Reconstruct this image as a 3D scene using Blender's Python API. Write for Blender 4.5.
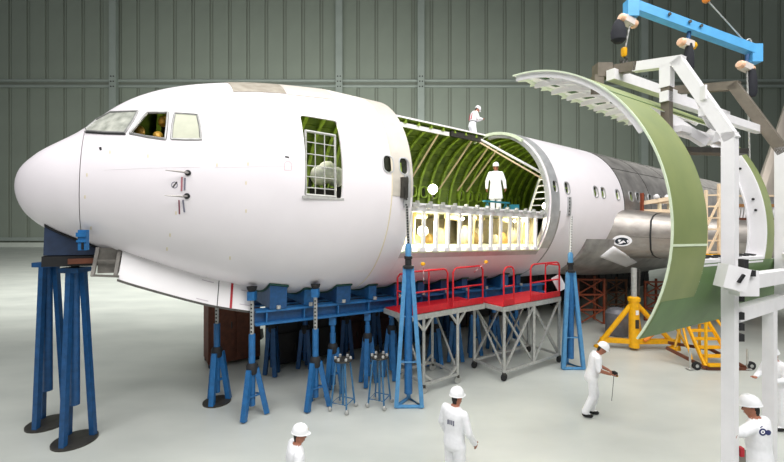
import bpy, bmesh, math, random
import numpy as np
from mathutils import Vector, Matrix
from mathutils.bvhtree import BVHTree
random.seed(7)
for o in list(bpy.data.objects): bpy.data.objects.remove(o)
SC = bpy.context.scene
COL = SC.collection

# ------------------------------------------------------------------ camera, world, lights, exposure
F, YH, H = 385.0, 222.0, 4.5           # focal length in pixels, horizon row, eye height
cam = bpy.data.cameras.new('camera'); cam.sensor_width = 36.0
cam.lens = F / 784 * 36; cam.shift_y = -9 / 784; cam.clip_end = 500
co = bpy.data.objects.new('camera', cam); COL.objects.link(co)
co.location = (0, 0, H); co.rotation_euler = (math.pi / 2, 0, 0); SC.camera = co
w = bpy.data.worlds.new('world'); SC.world = w; w.use_nodes = True
bg = w.node_tree.nodes['Background']; bg.inputs[0].default_value = (0.93, 0.97, 1.0, 1); bg.inputs[1].default_value = 0.17
SC.view_settings.view_transform = 'Standard'; SC.view_settings.look = 'None'
SC.view_settings.exposure = 0.0; SC.view_settings.gamma = 1.0; SC.view_settings.use_curve_mapping = False
def area(name, loc, target, sx, sy, power, color=(1, 1, 1), spread=math.pi):
    l = bpy.data.lights.new(name, 'AREA'); l.shape = 'RECTANGLE'; l.size = sx; l.size_y = sy
    l.energy = power; l.color = color; l.spread = spread
    o = bpy.data.objects.new(name, l); COL.objects.link(o); o.location = loc
    o.rotation_euler = (Vector(target) - Vector(loc)).to_track_quat('-Z', 'Y').to_euler()
    return o
area('hangar_lights_front', (-5, -3, 17), (-1.5, 11, 4), 16, 7, 2250, (1.0, 0.985, 0.985))
area('hangar_fill_right', (9, -2, 17), (7.5, 9.5, 0), 12, 7, 2150, (1.0, 0.985, 0.97))  # unseen area light added to brighten the right front floor
area('hangar_lights_roof', (3, 9, 18), (3, 11, 0), 28, 12, 2900, (1.0, 1.0, 0.98))
area('hangar_fill_far', (-4, 15, 18), (-8, 52, 0), 60, 7, 18000, (1.0, 1.0, 0.96), 2.2)  # unseen area light added to lift the far wall and floor

# ------------------------------------------------------------------ helpers: pixels, materials, mesh builder
def P(px, py, D): return Vector(((px - 392) / F * D, D, H + (YH - py) / F * D))
def G(px, py):
    D = F * H / (py - YH); return Vector(((px - 392) / F * D, D, 0))
def lin(c): return tuple(((v / 255) / 12.92 if v / 255 <= .04045 else ((v / 255 + .055) / 1.055) ** 2.4) for v in c)
MATS = {}
def mat(name, rgb, rough=.6, metal=0., var=.08, scale=6., bump=0., spec=.5, emit=0., stretch=None, coat=0., rgb2=None):
    if name in MATS: return MATS[name]
    m = bpy.data.materials.new(name); m.use_nodes = True; nt = m.node_tree; b = nt.nodes['Principled BSDF']
    c = lin(rgb)
    b.inputs['Roughness'].default_value = rough; b.inputs['Metallic'].default_value = metal
    b.inputs['Specular IOR Level'].default_value = spec; b.inputs['Coat Weight'].default_value = coat
    if emit:
        b.inputs['Base Color'].default_value = (*c, 1)
        b.inputs['Emission Color'].default_value = (*c, 1); b.inputs['Emission Strength'].default_value = emit
    else:
        tc = nt.nodes.new('ShaderNodeTexCoord'); no = nt.nodes.new('ShaderNodeTexNoise')
        no.inputs['Scale'].default_value = scale; no.inputs['Detail'].default_value = 5
        if stretch:
            mp = nt.nodes.new('ShaderNodeMapping'); mp.inputs['Scale'].default_value = stretch
            nt.links.new(tc.outputs['Object'], mp.inputs[0]); nt.links.new(mp.outputs[0], no.inputs['Vector'])
        else: nt.links.new(tc.outputs['Object'], no.inputs['Vector'])
        rp = nt.nodes.new('ShaderNodeValToRGB'); rp.color_ramp.elements[0].position = .3; rp.color_ramp.elements[1].position = .7
        c2 = lin(rgb2) if rgb2 else tuple(min(1, v * (1 + var)) for v in c)
        c1 = c if rgb2 else tuple(v * (1 - var) for v in c)
        rp.color_ramp.elements[0].color = (*c1, 1); rp.color_ramp.elements[1].color = (*c2, 1)
        nt.links.new(no.outputs['Fac'], rp.inputs[0]); nt.links.new(rp.outputs[0], b.inputs['Base Color'])
        if bump:
            bp = nt.nodes.new('ShaderNodeBump'); bp.inputs['Strength'].default_value = bump; bp.inputs['Distance'].default_value = .02
            nt.links.new(no.outputs['Fac'], bp.inputs['Height']); nt.links.new(bp.outputs[0], b.inputs['Normal'])
    MATS[name] = m; return m

WHITE = mat('aircraft_white', (236, 230, 234), .34, var=.02, scale=1.2, coat=.15)
WHITE2 = mat('door_white', (244, 241, 242), .4, var=.02, scale=2)
SILVER = mat('bare_metal', (140, 136, 133), .36, .6, .22, 2.0, rgb2=(186, 182, 178))
SILVER_L = mat('bright_metal', (196, 197, 198), .38, .55, .12, 4.0)
SILVER_D = mat('wing_metal', (158, 152, 146), .36, .6, .2, 1.5, stretch=(3, .6, 3))
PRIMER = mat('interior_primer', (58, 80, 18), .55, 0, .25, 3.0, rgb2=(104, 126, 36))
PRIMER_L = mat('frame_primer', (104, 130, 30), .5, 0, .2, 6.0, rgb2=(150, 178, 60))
PANELG = mat('panel_green', (134, 144, 90), .5, 0, .1, 2.2, rgb2=(120, 134, 84), stretch=(1, 1, .8))
PANELG2 = mat('panel_green_dark', (92, 122, 70), .5, 0, .1, 3)
PALEG = mat('pale_green', (216, 228, 200), .55, 0, .06, 4)
CROWN = mat('crown_metal', (138, 129, 114), .5, .2, .1, 5, rgb2=(166, 158, 144))
CROWN_L = mat('crown_patch', (204, 197, 186), .42, .15, .06, 5)
FRAMEM = mat('window_frame', (150, 150, 148), .4, .5, .15, 10)
PAPER = mat('window_paper', (192, 194, 174), .7, 0, .05, 8)
PAPER2 = mat('windscreen_film', (136, 140, 130), .25, 0, .15, 5, rgb2=(196, 197, 186))
BLACK = mat('black', (18, 18, 20), .6, 0, .2)
RUBBER = mat('dark_rubber', (32, 32, 34), .7, 0, .2)
GLASSD = mat('dark_pane', (40, 44, 34), .15, 0, .3, 9)
BLUE = mat('jack_blue', (36, 102, 158), .42, 0, .18, 9)
BLUE_D = mat('jack_blue_dark', (26, 76, 124), .45, 0, .2, 9)
BLUE_L = mat('tripod_blue', (84, 146, 194), .42, 0, .12, 9)
BLUE_G = mat('stand_blue', (58, 110, 150), .45, 0, .15, 9)
SKY = mat('beam_blue', (86, 166, 220), .45, 0, .08, 6)
RED = mat('platform_red', (204, 28, 40), .45, 0, .1, 8)
STEEL = mat('galvanised', (186, 186, 182), .45, .35, .14, 12)
DSTEEL = mat('dark_steel', (70, 68, 64), .45, .5, .2, 10)
FWHITE = mat('frame_white', (236, 234, 236), .45, 0, .03, 5)
YELLOW = mat('jack_yellow', (240, 176, 8), .42, 0, .1, 8)
ORANGE = mat('orange', (226, 130, 40), .5, 0, .1, 8)
PEACH = mat('hoist_peach', (236, 176, 134), .45, 0, .1, 14, rgb2=(244, 214, 190))
BEIGE = mat('timber_beige', (226, 202, 170), .6, 0, .08, 10)
BEIGE2 = mat('cream_liner', (234, 220, 178), .6, 0, .15, 7, rgb2=(248, 240, 212))
BROWN = mat('rust_brown', (104, 58, 38), .65, 0, .25, 7)
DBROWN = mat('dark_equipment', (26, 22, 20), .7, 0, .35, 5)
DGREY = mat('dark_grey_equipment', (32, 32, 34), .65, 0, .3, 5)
RUST = mat('orange_brown', (134, 62, 34), .6, 0, .25, 6)
CLOTH = mat('white_cloth', (240, 240, 243), .85, 0, .04, 18, bump=.15)
SKIN = mat('skin', (164, 106, 82), .6, 0, .08, 20)
HAT = mat('hard_hat_white', (244, 244, 246), .3, 0, .02, 5)
HAIR = mat('hair', (30, 22, 18), .7, 0, .2, 30)
NAVY = mat('navy_print', (36, 44, 96), .6, 0, .1, 30)
GREYP = mat('grey_print', (120, 120, 136), .6, 0, .1, 30)
REDM = mat('red_mark', (176, 24, 40), .5, 0, .1, 20)
TEAL = mat('teal', (22, 110, 126), .5, 0, .15, 9)
LAMP = mat('lamp_glow', (255, 250, 236), emit=30.)
TAN = mat('tan_tape', (226, 214, 190), .7, 0, .05, 20)

ROOTM = {}
def tag(o, label=None, cat=None, group=None, kind=None):
    if label: o['label'] = label
    if cat: o['category'] = cat
    if group: o['group'] = group
    if kind: o['kind'] = kind
    return o
def empty(name, M, label=None, cat=None, group=None, kind=None):
    o = bpy.data.objects.new(name, None); COL.objects.link(o)
    if not isinstance(M, Matrix): M = Matrix.Translation(Vector(M))
    o.matrix_world = M; ROOTM[o.name] = M.copy(); o.empty_display_size = .2
    return tag(o, label, cat, group, kind)
def link(name, me, parent=None, M=None):
    o = bpy.data.objects.new(name, me); COL.objects.link(o)
    if parent is not None:
        o.parent = parent; ROOTM[o.name] = ROOTM[parent.name]
    else:
        M = M or Matrix.Identity(4); o.matrix_world = M; ROOTM[o.name] = M
    return o
class MB:
    def __init__(s): s.v = []; s.f = []; s.m = []
    def add(s, vs, fs, mi=0):
        b = len(s.v); s.v += [Vector(v) for v in vs]; s.f += [tuple(i + b for i in f) for f in fs]; s.m += [mi] * len(fs); return s
    def box(s, c, size, R=None, mi=0):
        c = Vector(c); x, y, z = [q / 2 for q in size]
        vs = [Vector(q) for q in ((-x, -y, -z), (x, -y, -z), (x, y, -z), (-x, y, -z), (-x, -y, z), (x, -y, z), (x, y, z), (-x, y, z))]
        if R is not None: vs = [R @ q for q in vs]
        return s.add([c + q for q in vs], [(0, 3, 2, 1), (4, 5, 6, 7), (0, 1, 5, 4), (1, 2, 6, 5), (2, 3, 7, 6), (3, 0, 4, 7)], mi)
    def bar(s, a, b, w, h=None, up=(0, 0, 1), mi=0):
        a = Vector(a); b = Vector(b); h = h or w; d = (b - a)
        L = d.length; d.normalize(); up = Vector(up)
        if abs(d.dot(up)) > .98: up = Vector((1, 0, 0)) if abs(d.x) < .9 else Vector((0, 1, 0))
        sd = d.cross(up).normalized(); u = sd.cross(d)
        R = Matrix((sd, d, u)).transposed()
        return s.box((a + b) / 2, (w, L, h), R, mi)
    def tube(s, a, b, r, r2=None, n=10, mi=0, caps=True):
        return s.path([a, b], [r, r if r2 is None else r2], n, mi, caps)
    def path(s, pts, r, n=8, mi=0, caps=True):
        pts = [Vector(p) for p in pts]
        if not isinstance(r, (list, tuple)): r = [r] * len(pts)
        rings = []; prev = None
        for i, p in enumerate(pts):
            d = ((pts[min(i + 1, len(pts) - 1)] - pts[max(i - 1, 0)])).normalized()
            if prev is None:
                u = d.cross(Vector((0, 0, 1)))
                if u.length < .05: u = d.cross(Vector((1, 0, 0)))
                u.normalize()
            else:
                u = prev - d * prev.dot(d)
                u.normalize()
            prev = u; v = d.cross(u)
            rings.append([p + (u * math.cos(t) + v * math.sin(t)) * r[i] for t in [2 * math.pi * k / n for k in range(n)]])
        vs = [q for R in rings for q in R]; fs = []
        for i in range(len(rings) - 1):
            for k in range(n): fs.append((i * n + k, i * n + (k + 1) % n, (i + 1) * n + (k + 1) % n, (i + 1) * n + k))
        if caps:
            fs.append(tuple(reversed(range(n)))); fs.append(tuple(range((len(rings) - 1) * n, len(rings) * n)))
        return s.add(vs, fs, mi)
    def lathe(s, c, prof, n=20, ax=(0, 0, 1), mi=0):   # prof: (r, z) list
        c = Vector(c); q = Vector((0, 0, 1)).rotation_difference(Vector(ax)); vs = []; fs = []
        for r, z in prof:
            for k in range(n):
                t = 2 * math.pi * k / n; vs.append(c + q @ Vector((max(r, 1e-4) * math.cos(t), max(r, 1e-4) * math.sin(t), z)))
        for i in range(len(prof) - 1):
            for k in range(n): fs.append((i * n + k, i * n + (k + 1) % n, (i + 1) * n + (k + 1) % n, (i + 1) * n + k))
        fs.append(tuple(reversed(range(n)))); fs.append(tuple(range((len(prof) - 1) * n, len(prof) * n)))
        return s.add(vs, fs, mi)
    def ell(s, c, r, R=None, n=14, m=9, mi=0):
        c = Vector(c); vs = []; fs = []
        for i in range(m + 1):
            a = -math.pi / 2 + math.pi * i / m
            for k in range(n):
                t = 2 * math.pi * k / n
                q = Vector((r[0] * max(math.cos(a), 1e-3) * math.cos(t), r[1] * max(math.cos(a), 1e-3) * math.sin(t), r[2] * math.sin(a)))
                vs.append(c + (R @ q if R is not None else q))
        for i in range(m):
            for k in range(n): fs.append((i * n + k, i * n + (k + 1) % n, (i + 1) * n + (k + 1) % n, (i + 1) * n + k))
        fs.append(tuple(reversed(range(n)))); fs.append(tuple(range(m * n, (m + 1) * n)))
        return s.add(vs, fs, mi)
    def cap(s, a, b, ra, rb, n=12, mi=0):               # tapered capsule
        a = Vector(a); b = Vector(b); d = (b - a).normalized()
        pts = [a - d * ra * .95, a - d * ra * .6, a, b, b + d * rb * .6, b + d * rb * .95]
        return s.path(pts, [ra * .25, ra * .8, ra, rb, rb * .8, rb * .25], n, mi)
    def loft(s, rings, closed=True, caps=True, mi=0):
        n = len(rings[0]); vs = [q for R in rings for q in R]; fs = []
        for i in range(len(rings) - 1):
            for k in range(n if closed else n - 1): fs.append((i * n + k, i * n + (k + 1) % n, (i + 1) * n + (k + 1) % n, (i + 1) * n + k))
        if caps and closed:
            fs.append(tuple(reversed(range(n)))); fs.append(tuple(range((len(rings) - 1) * n, len(rings) * n)))
        return s.add(vs, fs, mi)
    def mesh(s, mats, M=None, smooth=35):
        me = bpy.data.meshes.new('m'); inv = M.inverted() if M else None
        me.from_pydata([(inv @ v if inv else v) for v in s.v], [], s.f)
        for mt in (mats if isinstance(mats, (list, tuple)) else [mats]): me.materials.append(mt)
        me.polygons.foreach_set('material_index', s.m)
        bm = bmesh.new(); bm.from_mesh(me); bmesh.ops.recalc_face_normals(bm, faces=bm.faces); bm.to_mesh(me); bm.free()
        me.shade_smooth(); me.set_sharp_from_angle(angle=math.radians(smooth)); return me
    def build(s, name, mats, parent=None, loc=False, M=None, smooth=35):
        """coordinates in the world, unless loc: already in the parent's frame"""
        Mx = None if loc else (ROOTM[parent.name] if parent is not None else M)
        return link(name, s.mesh(mats, Mx, smooth), parent, M)

# ------------------------------------------------------------------ the setting: floor and back wall
WD = 70.0
FLOORM = mat('floor_concrete', (186, 190, 184), .3, 0, .05, .35, stretch=(1, 2.2, 1), rgb2=(206, 209, 202), spec=.5)
tag(MB().box((0, 30, -.15), (240, 100, .3)).build('floor', FLOORM), 'pale grey polished concrete hangar floor', kind='structure')
WALLM = mat('wall_green', (145, 154, 141), .75, 0, .06, .15)
WALLR = mat('wall_rib', (126, 132, 120), .75, 0, .05, .3)
STEELW = mat('wall_steel', (162, 172, 164), .6, .1, .06, .4)
PLINTH = mat('wall_plinth', (206, 212, 202), .7, 0, .04, .3)
zb_w = H - 20.5 / F * WD
wall = MB().box((0, WD + .35, 26), (190, .5, 52)).build('wall_back', WALLR); tag(wall, 'grey green corrugated hangar wall with steel columns', kind='structure')
k = WD / F
def wx(px): return (px - 392) * k
def wz(py): return H + (YH - py) * k
panel_lo = MB().box((0, -.08, (wz(88) + wz(239)) / 2), (14.6 * k, .2, wz(88) - wz(239))).mesh(WALLM)
panel_hi = MB().box((0, -.08, (wz(80) + 52) / 2), (14.6 * k, .2, 52 - wz(80))).mesh(WALLM)
for i in range(-5, 50):
    px = 10.5 + 18.3 * i + 9.1
    for me in (panel_lo, panel_hi):
        o = link('wall_panel', me, wall); o.location = (wx(px), WD + .1, 0)
ridge = MB().box((0, -.02, 26), (1.1 * k, .12, 52)).mesh(WALLM)
for i in range(-5, 51):
    o = link('seam_rib', ridge, wall); o.location = (wx(10.5 + 18.3 * i), WD + .1, 0)
for yy in (81.2, 86.8):
    MB().tube((-90, WD - .25, wz(yy)), (90, WD - .25, wz(yy)), 1.5 * k, n=10).build('girt_rail', STEELW, wall)
MB().box((0, WD - .1, wz(84)), (180, .2, 3.2 * k)).build('girt_web', WALLR, wall)
MB().box((0, WD - .3, wz(239)), (180, .5, 3.4 * k)).build('base_rail', STEELW, wall)
MB().box((0, WD - .2, wz(242.5) / 2), (180, .6, wz(242.5))).build('plinth', PLINTH, wall)
for px in (117.5, -105, 340, 420.5, 640, 862):
    c = MB().box((wx(px), WD - .75, 26), (4.6 * k, .9, 52)).box((wx(px), WD - 1.25, 26), (6.6 * k, .14, 52)).build('column', STEELW, wall)
    b = MB()
    for dz in (-5, 0, 5):
        for dx in (-1.3, 1.3): b.tube((wx(px + dx), WD - 1.32, wz(84 + dz)), (wx(px + dx), WD - 1.42, wz(84 + dz)), .12, n=6)
    b.build('bolts', DSTEEL, c)['kind'] = 'stuff'

# ------------------------------------------------------------------ aircraft fuselage
TH, PH = .5865, .029; A = 2.6
FM = Matrix.Translation((-3.338, 10.15, 5.391)) @ Matrix.Rotation(TH, 4, 'Z') @ Matrix.Rotation(PH, 4, 'Y')
FMI = FM.inverted()
def fw(s, y, z): return FM @ Vector((s, y, z))
AX = (FM.to_3x3() @ Vector((1, 0, 0)))
NR = Vector((math.sin(TH), -math.cos(TH), 0))        # lateral, towards the viewer's side
AXH = Vector((math.cos(TH), math.sin(TH), 0))
Dk = [0, .02, .06, .12, .2, .35, .5, .7, .9, 1.1, 1.4, 1.7, 2, 2.3, 2.6, 3, 3.5, 4, 4.5, 5, 5.5, 6, 35, 40, 46, 52, 57]
ZT = [-.31, -.14, .0, .105, .205, .372, .497, .647, .789, .973, 1.324, 1.601, 1.811, 1.975, 2.108, 2.253, 2.395, 2.513, 2.601, 2.67, 2.73, 2.797, 2.797, 2.79, 2.72, 2.6, 2.4]
ZB = [-.31, -.48, -.63, -.765, -.887, -1.045, -1.151, -1.257, -1.342, -1.429, -1.563, -1.701, -1.825, -1.938, -2.05, -2.2, -2.374, -2.504, -2.623, -2.714, -2.773, -2.8, -2.8, -2.35, -1.1, .3, 1.6]
SN = -4.8
def smi(x, xs, ys):                                 # lightly smoothed table
    return float(sum(np.interp(x + d, xs, ys) for d in (-.12, 0, .12)) / 3) if x > .5 else float(np.interp(x, xs, ys))
def prof(s):
    d = max(0., s - SN)
    wd = A * (1 - (1 - min(d / 6.3, 1)) ** 2.3) ** .62
    if d > 37: wd = float(np.interp(d, [37, 42, 48, 57], [2.6, 2.45, 1.8, .35]))
    return smi(d, Dk, ZT), smi(d, Dk, ZB), wd, (-.31 * max(0, 1 - d / 5) ** 1.5 if d < 30 else float(np.interp(d, [35, 57], [0, 2.0])))
def sf(s, ang, off=0.):                              # point on the skin in the aircraft's frame; ang 0 = viewer's side, 90 = crown
    zt, zb, wd, zm = prof(s); a = math.radians(ang)
    h = (zt - zm) if math.sin(a) > 0 else (zm - zb)
    return Vector((s, -(wd + off) * math.cos(a), zm + (h + off) * math.sin(a)))
def angz(z): return math.degrees(math.asin(max(-1, min(1, z / 2.8))))
def loc(p): return FMI @ Vector(p)
def frange(a, b, st):
    n = max(1, int(math.ceil(abs(b - a) / st))); return [a + (b - a) * i / n for i in range(n + 1)]
def shell(ss, angs, o0, o1, closed=False, mb=None, mi_out=0, mi_in=0):
    mb = mb or MB(); ns, na = len(ss), len(angs)
    out = [sf(s, a, o1) for s in ss for a in angs]; inn = [sf(s, a, o0) for s in ss for a in angs]; N = ns * na
    f_out, f_in, f_e = [], [], []
    rng = na if closed else na - 1
    for i in range(ns - 1):
        for k in range(rng):
            k2 = (k + 1) % na; q = (i * na + k, i * na + k2, (i + 1) * na + k2, (i + 1) * na + k)
            f_out.append(q); f_in.append(tuple(N + j for j in reversed(q)))
    for i in (0, ns - 1):
        for k in range(rng):
            k2 = (k + 1) % na; f_e.append((i * na + k, i * na + k2, N + i * na + k2, N + i * na + k))
    if not closed:
        for k in (0, na - 1):
            for i in range(ns - 1): f_e.append((i * na + k, (i + 1) * na + k, N + (i + 1) * na + k, N + i * na + k))
    b = len(mb.v); mb.v += out + inn
    for fs, mi in ((f_out, mi_out), (f_in, mi_in), (f_e, mi_out)):
        mb.f += [tuple(i + b for i in f) for f in fs]; mb.m += [mi] * len(fs)
    return mb
def boolean(o, cut_mb):
    c = link('cut', cut_mb.mesh(PRIMER_L)); c.matrix_world = o.matrix_world.copy() if o.parent is None else ROOTM[o.name].copy()
    if o.parent is not None: o.matrix_world
    bpy.context.view_layer.update()
    md = o.modifiers.new('b', 'BOOLEAN'); md.operation = 'DIFFERENCE'; md.object = c; md.solver = 'EXACT'
    dg = bpy.context.evaluated_depsgraph_get(); me = bpy.data.meshes.new_from_object(o.evaluated_get(dg))
    o.modifiers.clear(); o.data = me; bpy.data.objects.remove(c)
    me.shade_smooth(); me.set_sharp_from_angle(angle=math.radians(35))
def rrect(w, h, r, n=4):
    pts = []
    for cx, cy, a0 in ((w / 2 - r, h / 2 - r, 0), (-w / 2 + r, h / 2 - r, 90), (-w / 2 + r, -h / 2 + r, 180), (w / 2 - r, -h / 2 + r, 270)):
        for i in range(n + 1):
            a = math.radians(a0 + 90 * i / n); pts.append((cx + r * math.cos(a), cy + r * math.sin(a)))
    return pts
def prism_y(mb, s0, z0, pts, y0, y1):
    mb.loft([[Vector((s0 + x, y0, z0 + z)) for x, z in pts], [Vector((s0 + x, y1, z0 + z)) for x, z in pts]]); return mb

AC = empty('airliner_fuselage', FM, 'white airliner fuselage with its side cut open, propped on blue jacks', 'aircraft')
RING = [i * 360 / 96 for i in range(96)]
S1, S2, S3, SEAM = 2.9, 8.62, 13.5, -3.68
def part(mb, name, mats, parent=None, smooth=35): return mb.build(name, mats, parent or AC, loc=True, smooth=smooth)
# radome
mb = MB(); ss = [SN + d for d in (.004, .02, .05, .09, .14, .2, .28, .37, .48, .6, .72, .84, .96, SEAM - SN - .012)]
mb.loft([[sf(s, a) for a in RING] for s in ss]); part(mb, 'nose_radome', WHITE)
# forward skin, middle, rear skin
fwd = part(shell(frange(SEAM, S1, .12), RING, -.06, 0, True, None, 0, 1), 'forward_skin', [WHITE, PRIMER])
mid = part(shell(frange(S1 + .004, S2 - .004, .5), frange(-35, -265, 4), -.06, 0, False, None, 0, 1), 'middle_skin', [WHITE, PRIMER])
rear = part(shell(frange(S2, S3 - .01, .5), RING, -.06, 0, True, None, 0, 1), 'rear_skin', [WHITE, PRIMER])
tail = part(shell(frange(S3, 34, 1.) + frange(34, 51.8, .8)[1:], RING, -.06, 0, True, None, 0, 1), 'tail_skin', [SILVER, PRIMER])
WIN = rrect(.27, .40, .12)
# passenger windows on the near side
near_s = {'f': [2.19, 2.66], 'r': [8.89, 9.58, 11.42, 11.94, 13.02], 't': [14.14, 14.7, 15.26, 15.82, 16.38, 16.94, 18.06, 18.62, 19.18, 19.74]}
far_s = [-.1, .46, 1.02, 1.58, 2.14, 2.7]
DS0, DS1, DZ0, DZ1 = .12, .98, -.36, 1.47
# the flight deck side opening as a polygon in (s, z)
P2 = [(-2.93, .68), (-2.68, 1.14), (-2.36, 1.17), (-2.37, .62)]
cut = MB()
for s in near_s['f']: prism_y(cut, s, .57, WIN, -3.0, -2.0)
for s in far_s: prism_y(cut, s, .57, WIN, 2.0, 3.0)
prism_y(cut, (DS0 + DS1) / 2, (DZ0 + DZ1) / 2, rrect(DS1 - DS0, DZ1 - DZ0, .08), -3.2, -1.2)
cut.loft([[Vector((s, -3.0, z)) for s, z in P2], [Vector((s, -.6, z)) for s, z in P2]])
boolean(fwd, cut)
cut = MB()
for i in range(9): prism_y(cut, 3.26 + .56 * i, .57, WIN, 2.0, 3.0)
boolean(mid, cut)
cut = MB()
for s in near_s['r']: prism_y(cut, s, .57, WIN, -3.0, -2.0)
for i in range(8): prism_y(cut, 9.3 + .56 * i, .57, WIN, 2.0, 3.0)
boolean(rear, cut)
cut = MB()
for s in near_s['t']: prism_y(cut, s, .57, WIN, -3.0, -2.0)
boolean(tail, cut)
FLO = rrect(.24, .37, .11)
def win_frame(s, side):
    y = -2.545 if side > 0 else 2.545
    mb = MB(); o = rrect(.33, .46, .14); i = WIN; r = 1 if side > 0 else -1
    rings = []
    for pts, off in ((i, 0.0), (i, .02), (o, .02), (o, -.03)):
        rg = []
        for x, z in pts:
            zz = .57 + z; yy = -math.sqrt(max(0, 1 - (zz / 2.8) ** 2)) * 2.6
            rg.append(Vector((s + x, (yy - off) * r, zz)))
        rings.append(rg)
    mb.loft(rings + [rings[0]], caps=False); return mb
for s in near_s['f'] + near_s['r'] + near_s['t']:
    wf = part(win_frame(s, 1), 'window_surround', SILVER_L)
    mb = MB(); mb.loft([[Vector((s + x, -2.47, .57 + z)) for x, z in WIN], [Vector((s + x, -2.46, .57 + z)) for x, z in WIN]]); part(mb, 'pane', GLASSD, wf)
for s in far_s + [3.26 + .56 * i for i in range(9)] + [9.3 + .56 * i for i in range(8)]:
    mb = MB(); o = rrect(.36, .5, .15)
    mb.loft([[Vector((s + x, y, .57 + z)) for x, z in pts] for pts, y in ((WIN, 2.47), (WIN, 2.36), (o, 2.36), (o, 2.47), (WIN, 2.47))], caps=False)
    wf = part(mb, 'window_liner', PRIMER_L)
    mb = MB(); mb.loft([[Vector((s + x, 2.48, .57 + z)) for x, z in WIN], [Vector((s + x, 2.49, .57 + z)) for x, z in WIN]]); part(mb, 'pane', GLASSD, wf)
# frames (hoops) and stringers in green primer
def hoop(s, a0, a1):
    mb = MB(); an = frange(a0, a1, 5)
    for ds, o0, o1 in ((.02, -.16, -.055), (.055, -.175, -.155)):
        shell([s - ds, s + ds], an, o0, o1, False, mb)
    return mb
for s in frange(-2.4, 2.6, .56): part(hoop(s, -15 if s > 1.1 else 92, 195), 'hoop_frame', PRIMER_L)
for s in [3.0 + .56 * i for i in range(10)]: part(hoop(s, 96, 195), 'hoop_frame', PRIMER_L)
for s in [8.66 + .56 * i for i in range(11)]: part(hoop(s, -15, 195), 'hoop_frame', PRIMER_L)
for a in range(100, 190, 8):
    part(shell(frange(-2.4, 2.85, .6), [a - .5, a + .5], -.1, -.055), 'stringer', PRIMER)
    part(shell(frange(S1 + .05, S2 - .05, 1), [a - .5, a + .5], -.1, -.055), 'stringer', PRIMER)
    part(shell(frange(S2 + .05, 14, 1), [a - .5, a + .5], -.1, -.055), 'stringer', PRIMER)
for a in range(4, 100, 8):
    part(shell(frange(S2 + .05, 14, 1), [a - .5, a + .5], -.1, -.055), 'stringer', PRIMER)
# reinforcing bands of bare metal around the cut, seams, crown patches
ed = part(shell(frange(2.3, S1, .3), frange(-4, 112, 4), .0, .012), 'edge_doubler', CROWN_L); boolean(ed, prism_y(MB(), 2.66, .57, WIN, -3, -2))
part(shell([2.27, 2.3], frange(-80, 112, 4), -.002, .008), 'edge_sealant', TAN)
mb = shell(frange(S2, 9.08, .2), frange(-33, 100, 4), .0, .014)
ed = part(mb, 'edge_doubler', SILVER_L)
boolean(ed, prism_y(MB(), 8.89, .57, WIN, -3, -2))
part(shell([9.1, 9.16], frange(-85, -5, 4), -.002, .008), 'edge_sealant', SILVER)
part(shell(frange(S1, S2, .5), frange(-38.5, -34.4, 2), -.0, .014), 'sill_plate', SILVER_L)
part(shell(frange(S1, S2, .5), [-35, -33.9], -.3, .02), 'sill_flange', PALEG)
part(shell(frange(S1 - .1, S1 + .06, .1), frange(-38, 94, 4), -.16, -.06), 'cut_edge_frame', SILVER_L)
part(shell(frange(S2 - .06, S2 + .1, .1), frange(-38, 94, 4), -.2, -.06), 'cut_edge_frame', SILVER_L)
part(shell(frange(S2 - .14, S2 - .05, .1), frange(55, 110, 4), -.1, .005), 'cut_edge_strip', PALEG)
part(shell(frange(-1.15, -.02, .2), frange(51, 128, 4), .0, .012), 'crown_panel', CROWN)
part(shell(frange(.0, 1.15, .2), frange(50, 128, 4), .0, .012), 'crown_panel', CROWN_L)
part(shell(frange(1.17, 2.26, .2), frange(43, 128, 4), .0, .010), 'crown_panel', mat('crown_pale', (222, 216, 208), .4, .05, .04, 6))
part(shell([S3 - .03, S3 + .02], frange(-50, 180, 4), -.002, .01), 'skin_joint', DSTEEL)
for s in (15.8, 18.4, 21): part(shell([s, s + .03], frange(-30, 180, 5), -.002, .008), 'skin_joint', DSTEEL)
for a in (38, 62): part(shell(frange(S3, 26, 1), [a, a + .5], -.002, .008), 'skin_joint', DSTEEL)

# stanchion ladder plates near the cut (silver perforated jacking plates)
for s, z0, z1 in ((2.72, -.45, .35), (9.62, -.4, .25)):
    mb = MB(); a0, a1 = angz(z0), angz(z1)
    shell([s - .09, s + .09], frange(a0, a1, 3), .014, .05, False, mb); pl = part(mb, 'jacking_plate', SILVER_L)
    d = MB()
    for i in range(6):
        p = sf(s - .03, a0 + (a1 - a0) * (i + .5) / 6, .05); d.tube(p, p + Vector((0, -.012, 0)), .022, n=8)
    part(d, 'bolt_holes', BLACK, pl)['kind'] = 'stuff'
mb = MB(); b1 = sf(2.62, 3, .02); b2 = sf(2.62, -8, .02)
mb.box((2.6, -2.66, .02), (.16, .12, .5)).box((2.6, -2.72, -.12), (.06, .06, .3)); part(mb, 'jacking_bracket', DSTEEL)

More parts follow.
